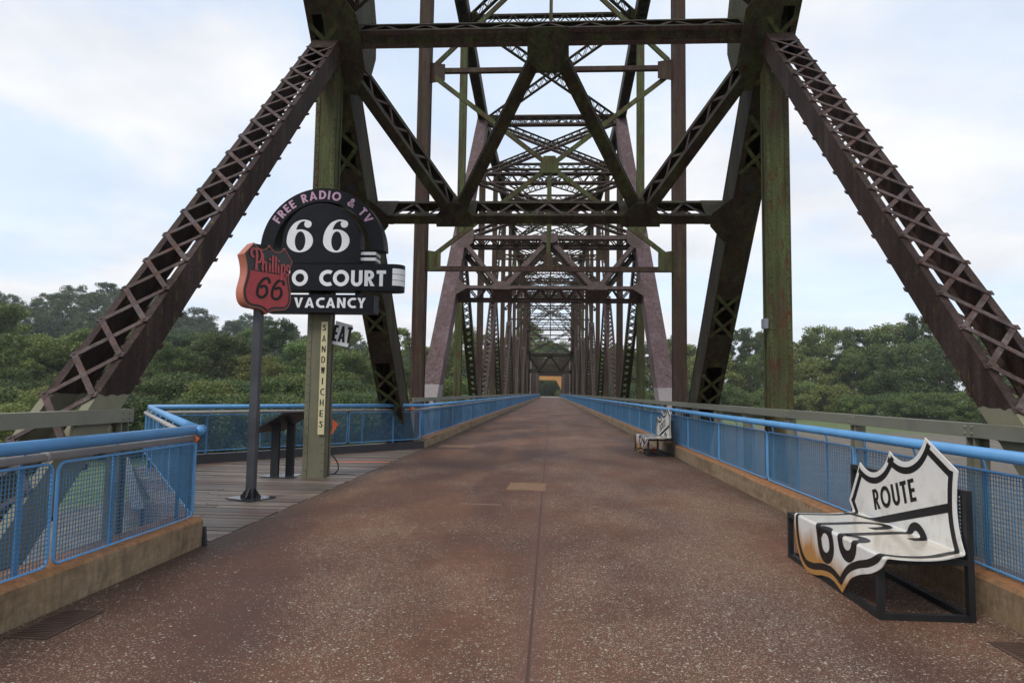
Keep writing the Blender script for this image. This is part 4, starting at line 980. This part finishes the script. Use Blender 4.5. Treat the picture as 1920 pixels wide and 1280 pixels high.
# EAT sign, tilted
ES = thing('eat_sign', (-4.2,12.95,2.8), 'small tilted white square sign reading EAT on the right side of the left post', 'sign')
mb = MB(); ca, sa = math.cos(R_(-4)), math.sin(R_(-8))
fe = lambda u, v, h: V((-4.02+u*ca-v*sa, 12.99-h, 2.80+u*sa+v*ca))
q = [(-.185,-.235),(.185,-.235),(.185,.235),(-.185,.235)]; q = [(-.165,-.22),(.15,-.24),(.18,.20),(-.165,.24)]
mb.prism([fe(a,b,0) for a, b in q], (0,.02,0)); mb.build('board', MAT['signwhite'], ES)
mb = MB(); tw = text_width('EAT',.18,.66,.07)*.32; put_text(mb, 'EAT', lambda u, v, h: fe(u*.88, v, h), -tw/2+.008, -.16, .32, .18, .66, .07); mb.build('lettering', MAT['ink'], ES)

# ------------------------------------------------------------------ red shield sign on its own pole
phi = R_(53)
FS = thing('shield_sign', (-4.5,10.25,0), 'red and black shield shaped gasoline sign on a dark pole, left of the motel sign', 'sign')
fd = V((math.cos(phi),math.sin(phi),0)); fnrm = V((math.sin(phi),-math.cos(phi),0)); fc = V((-4.44,10.28,0))
SWd, SH, ST = .415, 1.10, 3.965
def sh(u, v, h): return fc+fd*(u*SWd)+fnrm*(.11+h)+V((0,0,ST-v*SH))
ol = shield_outline(); oi_ = inset([(a*SWd,b*SH) for a, b in ol], .012); oi_ = [(a/SWd,b/SH) for a, b in oi_]
oj = inset([(a*SWd,b*SH) for a, b in ol], .050); oj = [(a/SWd,b/SH) for a, b in oj]
n = len(ol)
mb = MB(); mb.add([sh(a,b,0) for a, b in ol]+[sh(a,b,-.22) for a, b in ol], [(i,(i+1)%n,(i+1)%n+n,i+n) for i in range(n)]+[tuple(range(2*n-1,n-1,-1))])
mb.add([sh(a,b,0) for a, b in ol]+[sh(a,b,0) for a, b in oi_], [(i,(i+1)%n,(i+1)%n+n,i+n) for i in range(n)])
cas = mb.build('shield_case', MAT['orangeside'], FS)
mb = MB(); mb.add([sh(a,b,0) for a, b in oi_]+[sh(a,b,-.012) for a, b in oi_], [(i,(i+1)%n,(i+1)%n+n,i+n) for i in range(n)])
mb.add([sh(a,b,-.006) for a, b in oi_], [tuple(range(n))]); mb.build('dark_face', MAT['shielddark'], cas)
def clip_below(poly, v0):
    out = []
    for i in range(len(poly)):
        a, b = poly[i], poly[(i+1)%len(poly)]
        ia, ib = a[1] >= v0, b[1] >= v0
        if ia: out.append(a)
        if ia != ib: t = (v0-a[1])/(b[1]-a[1]); out.append((a[0]+t*(b[0]-a[0]), v0))
    return out
lowp = clip_below(oj, .405); k = len(lowp)
mb = MB(); mb.add([sh(a,b,.010) for a, b in lowp], [tuple(range(k))]); mb.add([sh(a,b,.010) for a, b in lowp]+[sh(a,b,-.007) for a, b in lowp], [(i,(i+1)%k,(i+1)%k+k,i+k) for i in range(k)])
mb.build('red_face', MAT['redface'], cas)
f6 = lambda u, v, h: sh(u,v,h)
ISO = lambda g: [[(x/SWd, y/SH) for x, y in p] for p in g]
for u0 in (-.52,.08):
    mb = MB(); w6, h6, t6 = .225, .355, .044; X0, Y0_ = u0*SWd, .79*SH
    P6 = lambda pts: [(X0+a*w6+.10*b*h6, Y0_-b*h6) + ((c[0],) if c else ()) for a, b, *c in pts]
    body = stroke(P6([(.93,.73,.045),(.86,.87),(.70,.945),(.50,.91),(.30,.77),(.15,.56),(.105,.34),(.16,.16),(.33,.075),(.55,.08),(.74,.18),(.82,.34),(.76,.50),(.60,.585),(.42,.565),(.28,.49)]), t6, 6)
    put_polys(mb, [ISO(body)], f6, .011, .004)
    mb.build('numeral', MAT['ink'], cas)
# script lettering : stems, bowls and hooks drawn as strokes
mb = MB(); LT = []
def S_(pts, w_=.03, sm=True): LT.append(ISO(stroke([(q[0]*SWd*.87-.004, q[1]*SH) + tuple(q[2:]) for q in pts], w_, 6, sm)))
def dot(x, y, r=.017): LT.append(ISO(disc(x*SWd*.87-.004, y*SH, r)))
S_([(-.70,.205),(-.80,.20),(-.84,.145),(-.76,.095),(-.64,.10),(-.585,.16),(-.585,.28),(-.585,.375)], .034)
S_([(-.66,.095),(-.50,.085),(-.385,.125),(-.36,.20),(-.43,.265),(-.545,.275)], .032)
S_([(-.66,.385),(-.50,.385)], .014, False)
def stem(x, y0, y1): S_([(x-.045,y0+.012,.012),(x-.005,y0+.02,.022),(x,y0+.05,.030),(x,(y0+y1)/2,.030),(x,y1-.04,.030),(x+.02,y1-.008,.024),(x+.07,y1-.012,.010)])
stem(-.30,.13,.39); S_([(-.285,.285),(-.22,.252),(-.155,.265),(-.135,.31),(-.135,.365),(-.10,.392,.02),(-.05,.385,.010)], .027)
stem(.03,.255,.39); dot(.025,.205)
stem(.17,.135,.39); stem(.31,.14,.39); stem(.45,.26,.39); dot(.445,.21)
S_([(.585,.255),(.60,.30),(.60,.40),(.60,.475)], .030); S_([(.615,.275),(.70,.25),(.755,.30),(.745,.36),(.68,.395),(.61,.385)], .024); S_([(.53,.478),(.68,.478)], .014, False)
S_([(.975,.285),(.93,.252),(.86,.262),(.845,.305),(.90,.33),(.955,.355),(.94,.395),(.87,.405),(.82,.375)], .025)
put_polys(mb, LT, f6, .011, .006); mb.build('lettering', MAT['redscript'], cas)
mb = MB(); mb.box((-4.56,10.19,.012),(-4.44,10.31,2.95)); mb.build('pole', MAT['polegrey'], FS)
mb = MB(); mb.prism([(-4.86,10.16,.004),(-4.36,9.92,.004),(-4.14,10.36,.004),(-4.62,10.58,.004)], (0,0,.014)); bp = mb.build('base_plate', MAT['baseplate'], FS)
for a, b in ((-4.72,10.2),(-4.40,10.06),(-4.28,10.32),(-4.60,10.46)): mb.rivet((a,b,.018),(0,0,1),.016)
mb = MB()
for dx_, dy_ in ((1,0),(-1,0),(0,1),(0,-1)):
    c = V((-4.5+dx_*.06,10.25+dy_*.06,0)); t = V((dx_,dy_,0)); s = V((-dy_,dx_,0))*.008
    mb.prism([c+V((0,0,.019))-s, c+t*.10+V((0,0,.019))-s, c+t*.10+V((0,0,.04))-s, c+V((0,0,.17))-s], s*2)
mb.build('base_fin', MAT['blackmetal'], FS)

# ------------------------------------------------------------------ interpretive panel
IP = thing('information_stand', (-5.15,12.98,0), 'low black information stand with slanted panel on two posts behind the shield sign pole', 'information stand')
for px_, py_ in ((-5.22,12.86),(-5.03,13.14)):
    mb = MB(); mb.box((px_-.075,py_-.04,.012),(px_+.075,py_+.04,1.02)); mb.build('post', MAT['blackmetal'], IP)
mb = MB(); mb.box((-5.45,12.70,.004),(-4.80,13.30,.014)); mb.build('base_plate', MAT['baseplate'], IP)
mb = MB(); mb.prism([(-5.62,12.55,.84),(-5.34,13.50,.84),(-4.62,13.28,1.22),(-4.90,12.33,1.22)], (0,0,.03)); mb.build('panel', MAT['blackmetal'], IP)
mb = MB(); mb.prism([(-5.57,12.60,.8715),(-5.31,13.42,.8715),(-4.68,13.23,1.2515),(-4.94,12.41,1.2515)], (0,0,.0015)); mb.build('panel_face', plain('grey_panel_face', (.16,.17,.18), .25, var=.4, scale=6), IP)

# ------------------------------------------------------------------ shield benches
def bench():
    B = thing('bench', (3.0,6.42,0), 'near white shield shaped bench reading ROUTE on a black frame by the right railing', 'bench', 'shield benches')
    x0, x1, ya, yb, zs, zt = -.34, .33, -.99, .95, .47, .99       # local frame of tube 50 mm
    w5 = .048
    mb = MB()
    for yy in (ya, yb):
        mb.box((x0,yy,0),(x0+w5,yy+w5,zs)); mb.box((x1,yy,0),(x1+w5,yy+w5,zt))
        mb.box((x0+w5,yy+.001,.0),(x1,yy+w5-.001,w5)); mb.box((x0+w5,yy+.001,zs-w5),(x1,yy+w5-.001,zs-.001))
    for xx in (x0,x1):
        mb.box((xx+.001,ya+w5,.0),(xx+w5-.001,yb,w5)); mb.box((xx+.001,ya+w5,zs-w5),(xx+w5-.001,yb,zs-.002))
    mb.box((x1+.001,ya+w5,zt-w5),(x1+w5-.001,yb,zt-.001))
    fr_ = mb.build('frame', MAT['blackmetal'], B, local=True)
    mb = MB(); n = 40
    for i in range(1, n): y = ya+w5+(yb-ya-w5)*i/n; mb.box((x1+.018,y-.006,zs),(x1+.024,y+.006,zt-w5))
    for j in range(1, 16): z = zs+(zt-w5-zs)*j/16; mb.box((x1+.024,ya+w5,z-.006),(x1+.029,yb,z+.006))
    mb.build('back_mesh', MAT['blackmetal'], B, local=True)
    # shield: designed flat in (u,v), turned 15 degrees, folded over back, seat and front
    th = R_(15.3); ct, st_ = math.cos(th), math.sin(th); D = .655; zz = .505; xb = x1-.02
    U0 = .10
    rf = .018
    def fold(a, b, h):
        """a across (right positive), b along the sheet (0 at the back fold, -D at the front edge), h off the surface"""
        y = -a+.03
        R = rf*1.2732
        if b >= rf: return V((xb-h, y, zz+R+(b-rf)))
        if b > -rf:
            t = (rf-b)/(2*rf)*math.pi/2
            return V((xb-R+(R-h)*math.cos(t), y, zz+R-(R-h)*math.sin(t)))
        if b > -D+rf: return V((xb-R+(b+rf), y, zz+h))
        xs = xb-R-D+2*rf
        if b > -D-rf:
            t = (-D+rf-b)/(2*rf)*math.pi/2
            return V((xs-(R+h)*math.sin(t), y, zz-R+(R+h)*math.cos(t)))
        return V((xs-R-h, y, zz-R+(b+D+rf)))
    def uv(u, v, h): return fold((u)*ct-(v)*st_, (u)*st_+(v)*ct, h)
    def s2uv(a, b): return (U0+a*1.0, .69-b*1.885)
    out = [s2uv(a,b) for a, b in shield_outline()]
    bm = bmesh.new(); vs_ = [bm.verts.new((a*ct-b*st_, a*st_+b*ct, 0)) for a, b in out]; bm.faces.new(vs_)
    bmesh.ops.triangulate(bm, faces=bm.faces[:])
    cuts = [rf-2*rf*i/6 for i in range(7)]+[-D+rf-2*rf*i/6 for i in range(7)]+[.25,.5,-.2,-.4,-.85,-1.0]
    for c in cuts: bmesh.ops.bisect_plane(bm, geom=bm.verts[:]+bm.edges[:]+bm.faces[:], dist=1e-5, plane_co=(0,c,0), plane_no=(0,1,0))
    for vtx in bm.verts: vtx.co = fold(vtx.co.x, vtx.co.y, 0)
    bm.normal_update(); me = bpy.data.meshes.new('shield_sheet'); bm.to_mesh(me); bm.free(); me.materials.append(MAT['enamel'])
    so = bpy.data.objects.new('shield_sheet', me); COL.objects.link(so); so.parent = B
    sm = so.modifiers.new('thickness', 'SOLIDIFY'); sm.thickness = .009
    fcs = me.polygons[0].normal
    sm.offset = 0
    q1, q2 = inset(out, .048), inset(out, .108); i1, i2 = [], []
    for i in range(len(out)):
        j = (i+1) % len(out); k = max(1, int(math.dist(out[i], out[j])/.012))
        for t in range(k):
            f = t/k
            i1.append(tuple(q1[i][c]+(q1[j][c]-q1[i][c])*f for c in (0,1))); i2.append(tuple(q2[i][c]+(q2[j][c]-q2[i][c])*f for c in (0,1)))
    n = len(i1)
    H = .0065
    def overlay(name, polys, h):
        bm = bmesh.new()
        for p in polys:
            vv = [bm.verts.new((u*ct-v*st_, u*st_+v*ct, 0)) for u, v in p]
            try: bm.faces.new(vv)
            except ValueError: pass
        for c in cuts: bmesh.ops.bisect_plane(bm, geom=bm.verts[:]+bm.edges[:]+bm.faces[:], dist=1e-6, plane_co=(0,c,0), plane_no=(0,1,0))
        for vtx in bm.verts: vtx.co = fold(vtx.co.x, vtx.co.y, h)
        me = bpy.data.meshes.new(name); bm.to_mesh(me); bm.free(); me.materials.append(MAT['ink'])
        o = bpy.data.objects.new(name, me); COL.objects.link(o); o.parent = so; return o
    overlay('border', [[i1[i], i1[(i+1)%n], i2[(i+1)%n], i2[i]] for i in range(n)], H)
    tw = text_width('ROUTE',.19,.9,.13); x = 0; pol = []
    for ch in 'ROUTE':
        wd, gs = glyph(ch,.19,.9)
        for g in gs:
            for p in g: pol.append([(-.35+(x+a)*.79/tw, .195+b*.195) for a, b in p])
        x += wd+.13
    pol.append([(-.78,.055),(.90,.055),(.90,.125),(-.78,.125)])
    overlay('lettering', pol, H+.0006)
    for uc in (-.13,.33):
        w6, h6, s6 = .36, .98, .096; y0 = -.955; hw6 = w6/2; zt1 = y0+h6-.20
        P = strip([(uc+x_, y_) for x_, y_ in arcp(0,y0+.17,hw6,.17,-180,0,30)], [(uc+x_, y_) for x_, y_ in arcp(0,y0+.17,hw6-s6,.17-s6,-180,0,30)])
        P += strip([(uc+x_, y_) for x_, y_ in arcp(0,y0+.19,hw6,.155,0,146,30)], [(uc+x_, y_) for x_, y_ in arcp(0,y0+.19,hw6-s6,.155-s6*.8,0,146,30)])
        P += [[(uc+hw6-s6,y0+.17),(uc+hw6,y0+.17),(uc+hw6,y0+.19),(uc+hw6-s6,y0+.19)], [(uc-hw6,y0+.17),(uc-hw6+s6,y0+.17),(uc-hw6+s6,zt1),(uc-hw6,zt1)]]
        P += strip([(uc+x_, y_) for x_, y_ in arcp(0,zt1,hw6,.20,180,0,30)], [(uc+x_, y_) for x_, y_ in arcp(0,zt1,hw6-s6,.20-s6*.75,180,0,30)])
        P += [[(uc+hw6-s6,zt1-.09),(uc+hw6,zt1-.09),(uc+hw6,zt1),(uc+hw6-s6,zt1)]]
        overlay('numeral', P, H+.0006)
    return B
B1 = bench()
B2 = dup(B1); B2.location = (3.09,19.74,0); B2.rotation_euler = (0,0,R_(3)); tag(B2, 'far white shield bench on a black frame, small beside the right railing down the road')

# ------------------------------------------------------------------ small things
def grate(x0, y0, x1, y1, label):
    G_ = thing('drain_grate', ((x0+x1)/2,(y0+y1)/2,0), label, 'drain grate', 'drain grates beside the kerbs')
    mb = MB(); mb.add([(x0,y0,.002),(x1,y0,.002),(x1,y1,.002),(x0,y1,.002)], [(0,1,2,3)]); mb.build('drain_pit_dark_sheet', plain('drain_dark', (.026,.019,.014), .9), G_)  # flat dark sheet on the road, coloured as the shade below the bars
    mb = MB(); rm = plain('rusty_grate_iron', (.085,.05,.034), .7, var=.3)
    for a, b, c, d in ((x0,y0,x1,y0+.02),(x0,y1-.02,x1,y1),(x0,y0+.02,x0+.02,y1-.02),(x1-.02,y0+.02,x1,y1-.02)): mb.box((a,b,.002),(c,d,.010))
    mb.build('frame', rm, G_)
    mb = MB(); y = y0+.04
    while y < y1-.03: mb.box((x0+.02,y,.003),(x1-.02,y+.014,.009)); y += .032
    mb.build('bars', rm, G_)
grate(-3.54, 4.43, -3.24, 5.02, 'rusty iron drain grate against the near left kerb')
grate(3.20, 4.45, 3.52, 5.02, 'dark iron drain grate at the right kerb in front of the near bench')
mb = MB(); pts = [(-4.20,13.13,.42),(-4.14,13.18,.34),(-4.08,13.20,.22),(-4.07,13.18,.12),(-4.12,13.14,.05),(-4.20,13.12,.04)]
mb.tube([catp for catp in catmull(pts, 5)], .013, 8)
tag(mb.build('cable', MAT['cable'], smooth=True), 'short black cable looping out at the foot of the left steel post', 'cable')
RB = MB(); RB.add([(-4.20,13.10,1.12),(-4.09,13.16,1.02),(-4.14,13.15,.92),(-4.21,13.11,.80),(-4.22,13.11,.82),(-4.19,13.12,.95)], [(0,1,2,5),(5,2,3,4)])
ro_ = RB.build('ribbon', MAT['orangetape']); sm = ro_.modifiers.new('thickness','SOLIDIFY'); sm.thickness = .004
tag(ro_, 'orange plastic ribbon tied low on the right edge of the left steel post', 'ribbon', 'orange ribbons')
RB = MB(); RB.box((-3.80,7.12,1.10),(-3.76,7.16,1.16)); ro2 = RB
mb = MB(); mb.tube([(-3.74,7.14,1.10),(-3.72,7.15,1.15),(-3.75,7.16,1.17)], [.012,.02,.008], 6); tag(mb.build('ribbon', MAT['orangetape'], smooth=True), 'scrap of orange ribbon on the pipe at the near left rail end', 'ribbon', 'orange ribbons')
mb = MB(); mb.tube([(-3.98,19.5,1.10),(-3.95,19.46,1.16),(-3.92,19.47,1.20),(-3.96,19.5,1.23)], [.02,.05,.035,.01], 6); tag(mb.build('ribbon', MAT['orangetape'], smooth=True), 'scrap of orange ribbon on the pipe where the back and far left railings meet', 'ribbon', 'orange ribbons')
mb = MB(); pts = [(-5.0,15.55),(-4.5,15.62),(-4.0,15.70),(-3.66,15.72)]
pp_ = [(a,b,.008) for a, b in pts]+[(a,b+.09,.008) for a, b in reversed(pts)]
mb.prism(pp_, (0,0,.003)); tag(mb.build('marking_tape', MAT['orangetape']), 'faded orange tape strip lying across the wooden deck behind the left post', 'tape')
mb = MB(); 
for k in range(7):
    a = k*1.1; mb.tube([(3.06+.05*math.cos(a),19.75+.05*math.sin(a),.03+.015*k),(3.10+.07*math.cos(a+1),19.75+.07*math.sin(a+1),.06+.012*k)], .03, 6)
tag(mb.build('plastic_bag', MAT['orangetape'], smooth=True), 'small crumpled orange plastic scrap lying under the far bench', 'litter')

# ------------------------------------------------------------------ trees
def crown_mesh(name, H, W, seed, m, nl, leaf, low=.12, open_=.0, rnd=1.0):
    r = np.random.default_rng(seed); nc = int(95*rnd)
    # clumps on an uneven crown surface and inside it
    cl = []
    for i in range(nc):
        zf = low+(1-low)*r.random()**.85; prof = math.sin(math.pi*min(1,(zf-low*.4)/(1.06-low*.4)))**.62
        a = r.random()*2*math.pi; rr = W*.5*prof*(.35+.65*r.random()**.6)*(1+.22*math.sin(2*a+seed)+.12*math.sin(5*a))
        cl.append((rr*math.cos(a), rr*math.sin(a), H*zf*.97, W*(.045+.085*r.random()**1.5)))
    cl = np.array(cl); wts = cl[:,3]**2; wts /= wts.sum()
    idx = r.choice(nc, nl, p=wts); c = cl[idx]
    d = r.normal(size=(nl,3)); d /= np.linalg.norm(d,axis=1,keepdims=True); rad = c[:,3]*(.25+1.0*r.random(nl)**.7)
    P = c[:,:3]+d*rad[:,None]*np.array([1.1,1.1,.8])
    nrm = d*.45+r.normal(size=(nl,3))*.6+np.array([0,0,.5]); nrm /= np.linalg.norm(nrm,axis=1,keepdims=True)
    t = np.cross(nrm, r.normal(size=(nl,3))); t /= np.linalg.norm(t,axis=1,keepdims=True); b = np.cross(nrm, t)
    s = leaf*(.55+.9*r.random(nl))[:,None]
    v = np.stack([P-t*s*.5, P-b*s*.32+t*s*.05, P+t*s*.5, P+b*s*.32-t*s*.05], 1).reshape(-1,3)
    me = bpy.data.meshes.new(name); me.vertices.add(len(v)); me.vertices.foreach_set('co', v.ravel())
    me.loops.add(nl*4); me.loops.foreach_set('vertex_index', np.arange(nl*4)); me.polygons.add(nl)
    me.polygons.foreach_set('loop_start', np.arange(nl)*4); me.materials.append(m); me.update(calc_edges=True); return me, cl
def trunk_mesh(H, cl, seed, r0):
    r = random.Random(seed); mb = MB(); top = H*.72
    pts = [(0,0,-.8),(r.uniform(-.2,.2),r.uniform(-.2,.2),H*.25),(r.uniform(-.5,.5),r.uniform(-.5,.5),H*.5),(r.uniform(-.6,.6),r.uniform(-.6,.6),top)]
    mb.tube(pts, [r0,r0*.75,r0*.5,r0*.15], 7)
    for k in range(7):
        c = cl[r.randrange(len(cl))]; f = r.uniform(.25,.6); b0 = (pts[1][0]*.5, pts[1][1]*.5, H*f*.8)
        mb.tube([b0, ((b0[0]+c[0])/2, (b0[1]+c[1])/2, (b0[2]+c[2])/2+.4), (c[0],c[1],c[2])], [r0*.35,r0*.22,r0*.05], 5)
    me_o = mb.build('trunk', MAT['bark']); me = me_o.data; bpy.data.objects.remove(me_o); return me
PROTO = []
for i, (H, W, mk, nl, leaf, low) in enumerate([(16,13,'leafA',19500,0.37,.08),(18,12,'leafB',19500,0.37,.10),(15,12,'leafC',18000,0.35,.08),(20,12,'leafA',19500,0.37,.14),(17,14,'leafB',19500,0.38,.06),(16,11,'leafA',18000,0.35,.10),(22,9,'leafA',17000,.36,.22),(21,8,'leafC',15000,.34,.25),(23,10,'leafB',17000,.36,.20)]):
    me, cl = crown_mesh('crown', H, W, 11+i, MAT[mk], nl, leaf, low); PROTO.append((me, trunk_mesh(H, cl, 5+i, .32), H))
SHR = []
for i, (H, W, mk) in enumerate([(5,7,'leafC'),(6,8,'leafA'),(5,8,'leafB')]):
    me, cl = crown_mesh('foliage', H, W, 41+i, MAT[mk], 15000, .21, .02); SHR.append((me, H))
HILL = []
for i, (H, W) in enumerate([(15,13),(17,13),(14,14)]):
    me, cl = crown_mesh('hill_tree', H, W, 71+i, MAT['leafD'], 8500, .55, .05); HILL.append((me, H))
def put_tree(x, y, h, kind, label, group, name='tree', wide=1.0):
    if abs(x) < 17 and y < 285: return
    me, tm, H = PROTO[kind]; z = float(terrain(np.array(x), np.array(y)))
    T = thing(name, (x,y,z-.2), label, 'tree', group); k = h/H; T.scale = (k*wide,k*wide,k); T.rotation_euler = (0,0,random.uniform(0,6.28))
    for nm, md in (('crown',me),('trunk',tm)):
        o = bpy.data.objects.new(nm, md); COL.objects.link(o); o.parent = T
def put_one(me, H, x, y, h, name, label, cat, group, wide=1.0):
    if abs(x) < 14 and y < 285: return
    z = float(terrain(np.array(x), np.array(y))); o = bpy.data.objects.new(name, me); COL.objects.link(o)
    o.location = (x,y,z-.15); k = h/H; o.scale = (k*wide,k*wide,k); o.rotation_euler = (0,0,random.uniform(0,6.28)); tag(o, label, cat, group)
def at(az, d): return d*math.sin(R_(az)), d*math.cos(R_(az))
rt_ = random.Random(3)
# left bank : front shrubs, middle trees, taller trees
LB = 'leafy green tree in the wood on the left river bank'
for i in range(26):
    az = -44+i*1.62+rt_.uniform(-.5,.5)
    if az > -4.5: break
    put_one(*SHR[rt_.randrange(3)], *at(az, rt_.uniform(96,112)), rt_.uniform(5.0,7.5), 'shrub', 'low leafy shrub at the foot of the left bank wood', 'shrub', 'shrubs along the left bank', 1.15)
for i in range(24):
    az = -50+i*1.9+rt_.uniform(-.6,.6)
    put_one(*SHR[rt_.randrange(3)], *at(az, rt_.uniform(60,82)), rt_.uniform(3.6,5.2), 'shrub', 'low leafy shrub at the foot of the left bank wood', 'shrub', 'shrubs along the left bank', 1.25)
for i in range(22):
    az = -44+i*1.95+rt_.uniform(-.6,.6)
    if az > -4.5: break
    put_tree(*at(az, rt_.uniform(118,140)), rt_.uniform(10,16.5), rt_.choice([0,2,7,3,5,4,6,1]), LB, 'trees on the left bank', wide=1.1)
for i in range(24):
    az = -44+i*1.75+rt_.uniform(-.6,.6)
    if az > -3.5: break
    put_tree(*at(az, rt_.uniform(165,205)), rt_.uniform(16,24), rt_.choice([0,1,3,5,2,6,7,8]), LB, 'trees on the left bank', wide=1.1)
HB = 'dark bluish green tree on the wooded hill at the left'
for row, (d0, d1, n) in enumerate(((285,300,26),(325,345,26),(365,385,26),(405,430,26))):
    for i in range(n):
        az = -43+i*(40/n)+rt_.uniform(-.6,.6)
        put_one(*HILL[rt_.randrange(3)], *at(az, rt_.uniform(d0,d1)), rt_.uniform(13,19), 'hill_tree', HB, 'tree', 'trees on the left hill', 1.15)
# right bank
RBk = 'tall green tree in the wood on the right river bank'
for i in range(20):
    az = 6.5+i*1.75+rt_.uniform(-.5,.5)
    put_one(*SHR[rt_.choice([1,1,2,0])], *at(az, rt_.uniform(176,186)), rt_.uniform(6,9.5), 'shrub', 'low green shrub in front of the right bank wood', 'shrub', 'shrubs along the right bank', 1.2)
for i in range(24):
    az = 4.5+i*1.5+rt_.uniform(-.5,.5)
    put_tree(*at(az, rt_.uniform(192,208)), rt_.uniform(16,21), rt_.choice([1,4,2,0,5,3,6,8]), RBk, 'trees on the right bank', wide=rt_.uniform(.8,1.15))
for i in range(26):
    az = 4.0+i*1.4+rt_.uniform(-.5,.5)
    put_tree(*at(az, rt_.uniform(222,245)), rt_.uniform(22,31), rt_.choice([1,3,6,6,8,0,7,8]), RBk, 'trees on the right bank', wide=rt_.uniform(.75,1.15))
# beyond the far end of the bridge
for (x, y, h, k) in ((-9,300,33,3),(-17,290,28,0),(4,318,27,1),(13,300,21,5),(20,292,24,4),(-24,282,25,1),(27,285,27,3),(-3,345,26,4),(9,350,22,0)):
    put_tree(x, y, h, k, 'tall tree standing beyond the far end of the bridge', 'trees beyond the bridge')
for (x, y, h) in ((-5,335,9),(2,338,8),(8,333,9),(4.5,300,3.2),(-9,325,9)):
    put_one(*SHR[rt_.randrange(3)], x, y, h, 'shrub', 'green bush where the road leaves the far end of the bridge', 'shrub', 'bushes beyond the bridge', 1.3)

# ------------------------------------------------------------------ air between the camera and the far banks
HZ = MB(); HZ.box((-2510,-2010,-9),(2510,3010,64)); hzm = bpy.data.materials.new('haze_air'); hzm.use_nodes = True; hn = hzm.node_tree; hn.nodes.clear()
ho = hn.nodes.new('ShaderNodeOutputMaterial'); pv = hn.nodes.new('ShaderNodeVolumePrincipled'); pv.inputs['Density'].default_value = HAZE
pv.inputs['Color'].default_value = (.93,.96,1,1); pv.inputs['Anisotropy'].default_value = .2; hn.links.new(pv.outputs[0], ho.inputs['Volume'])
tag(HZ.build('haze', hzm), kind='stuff')
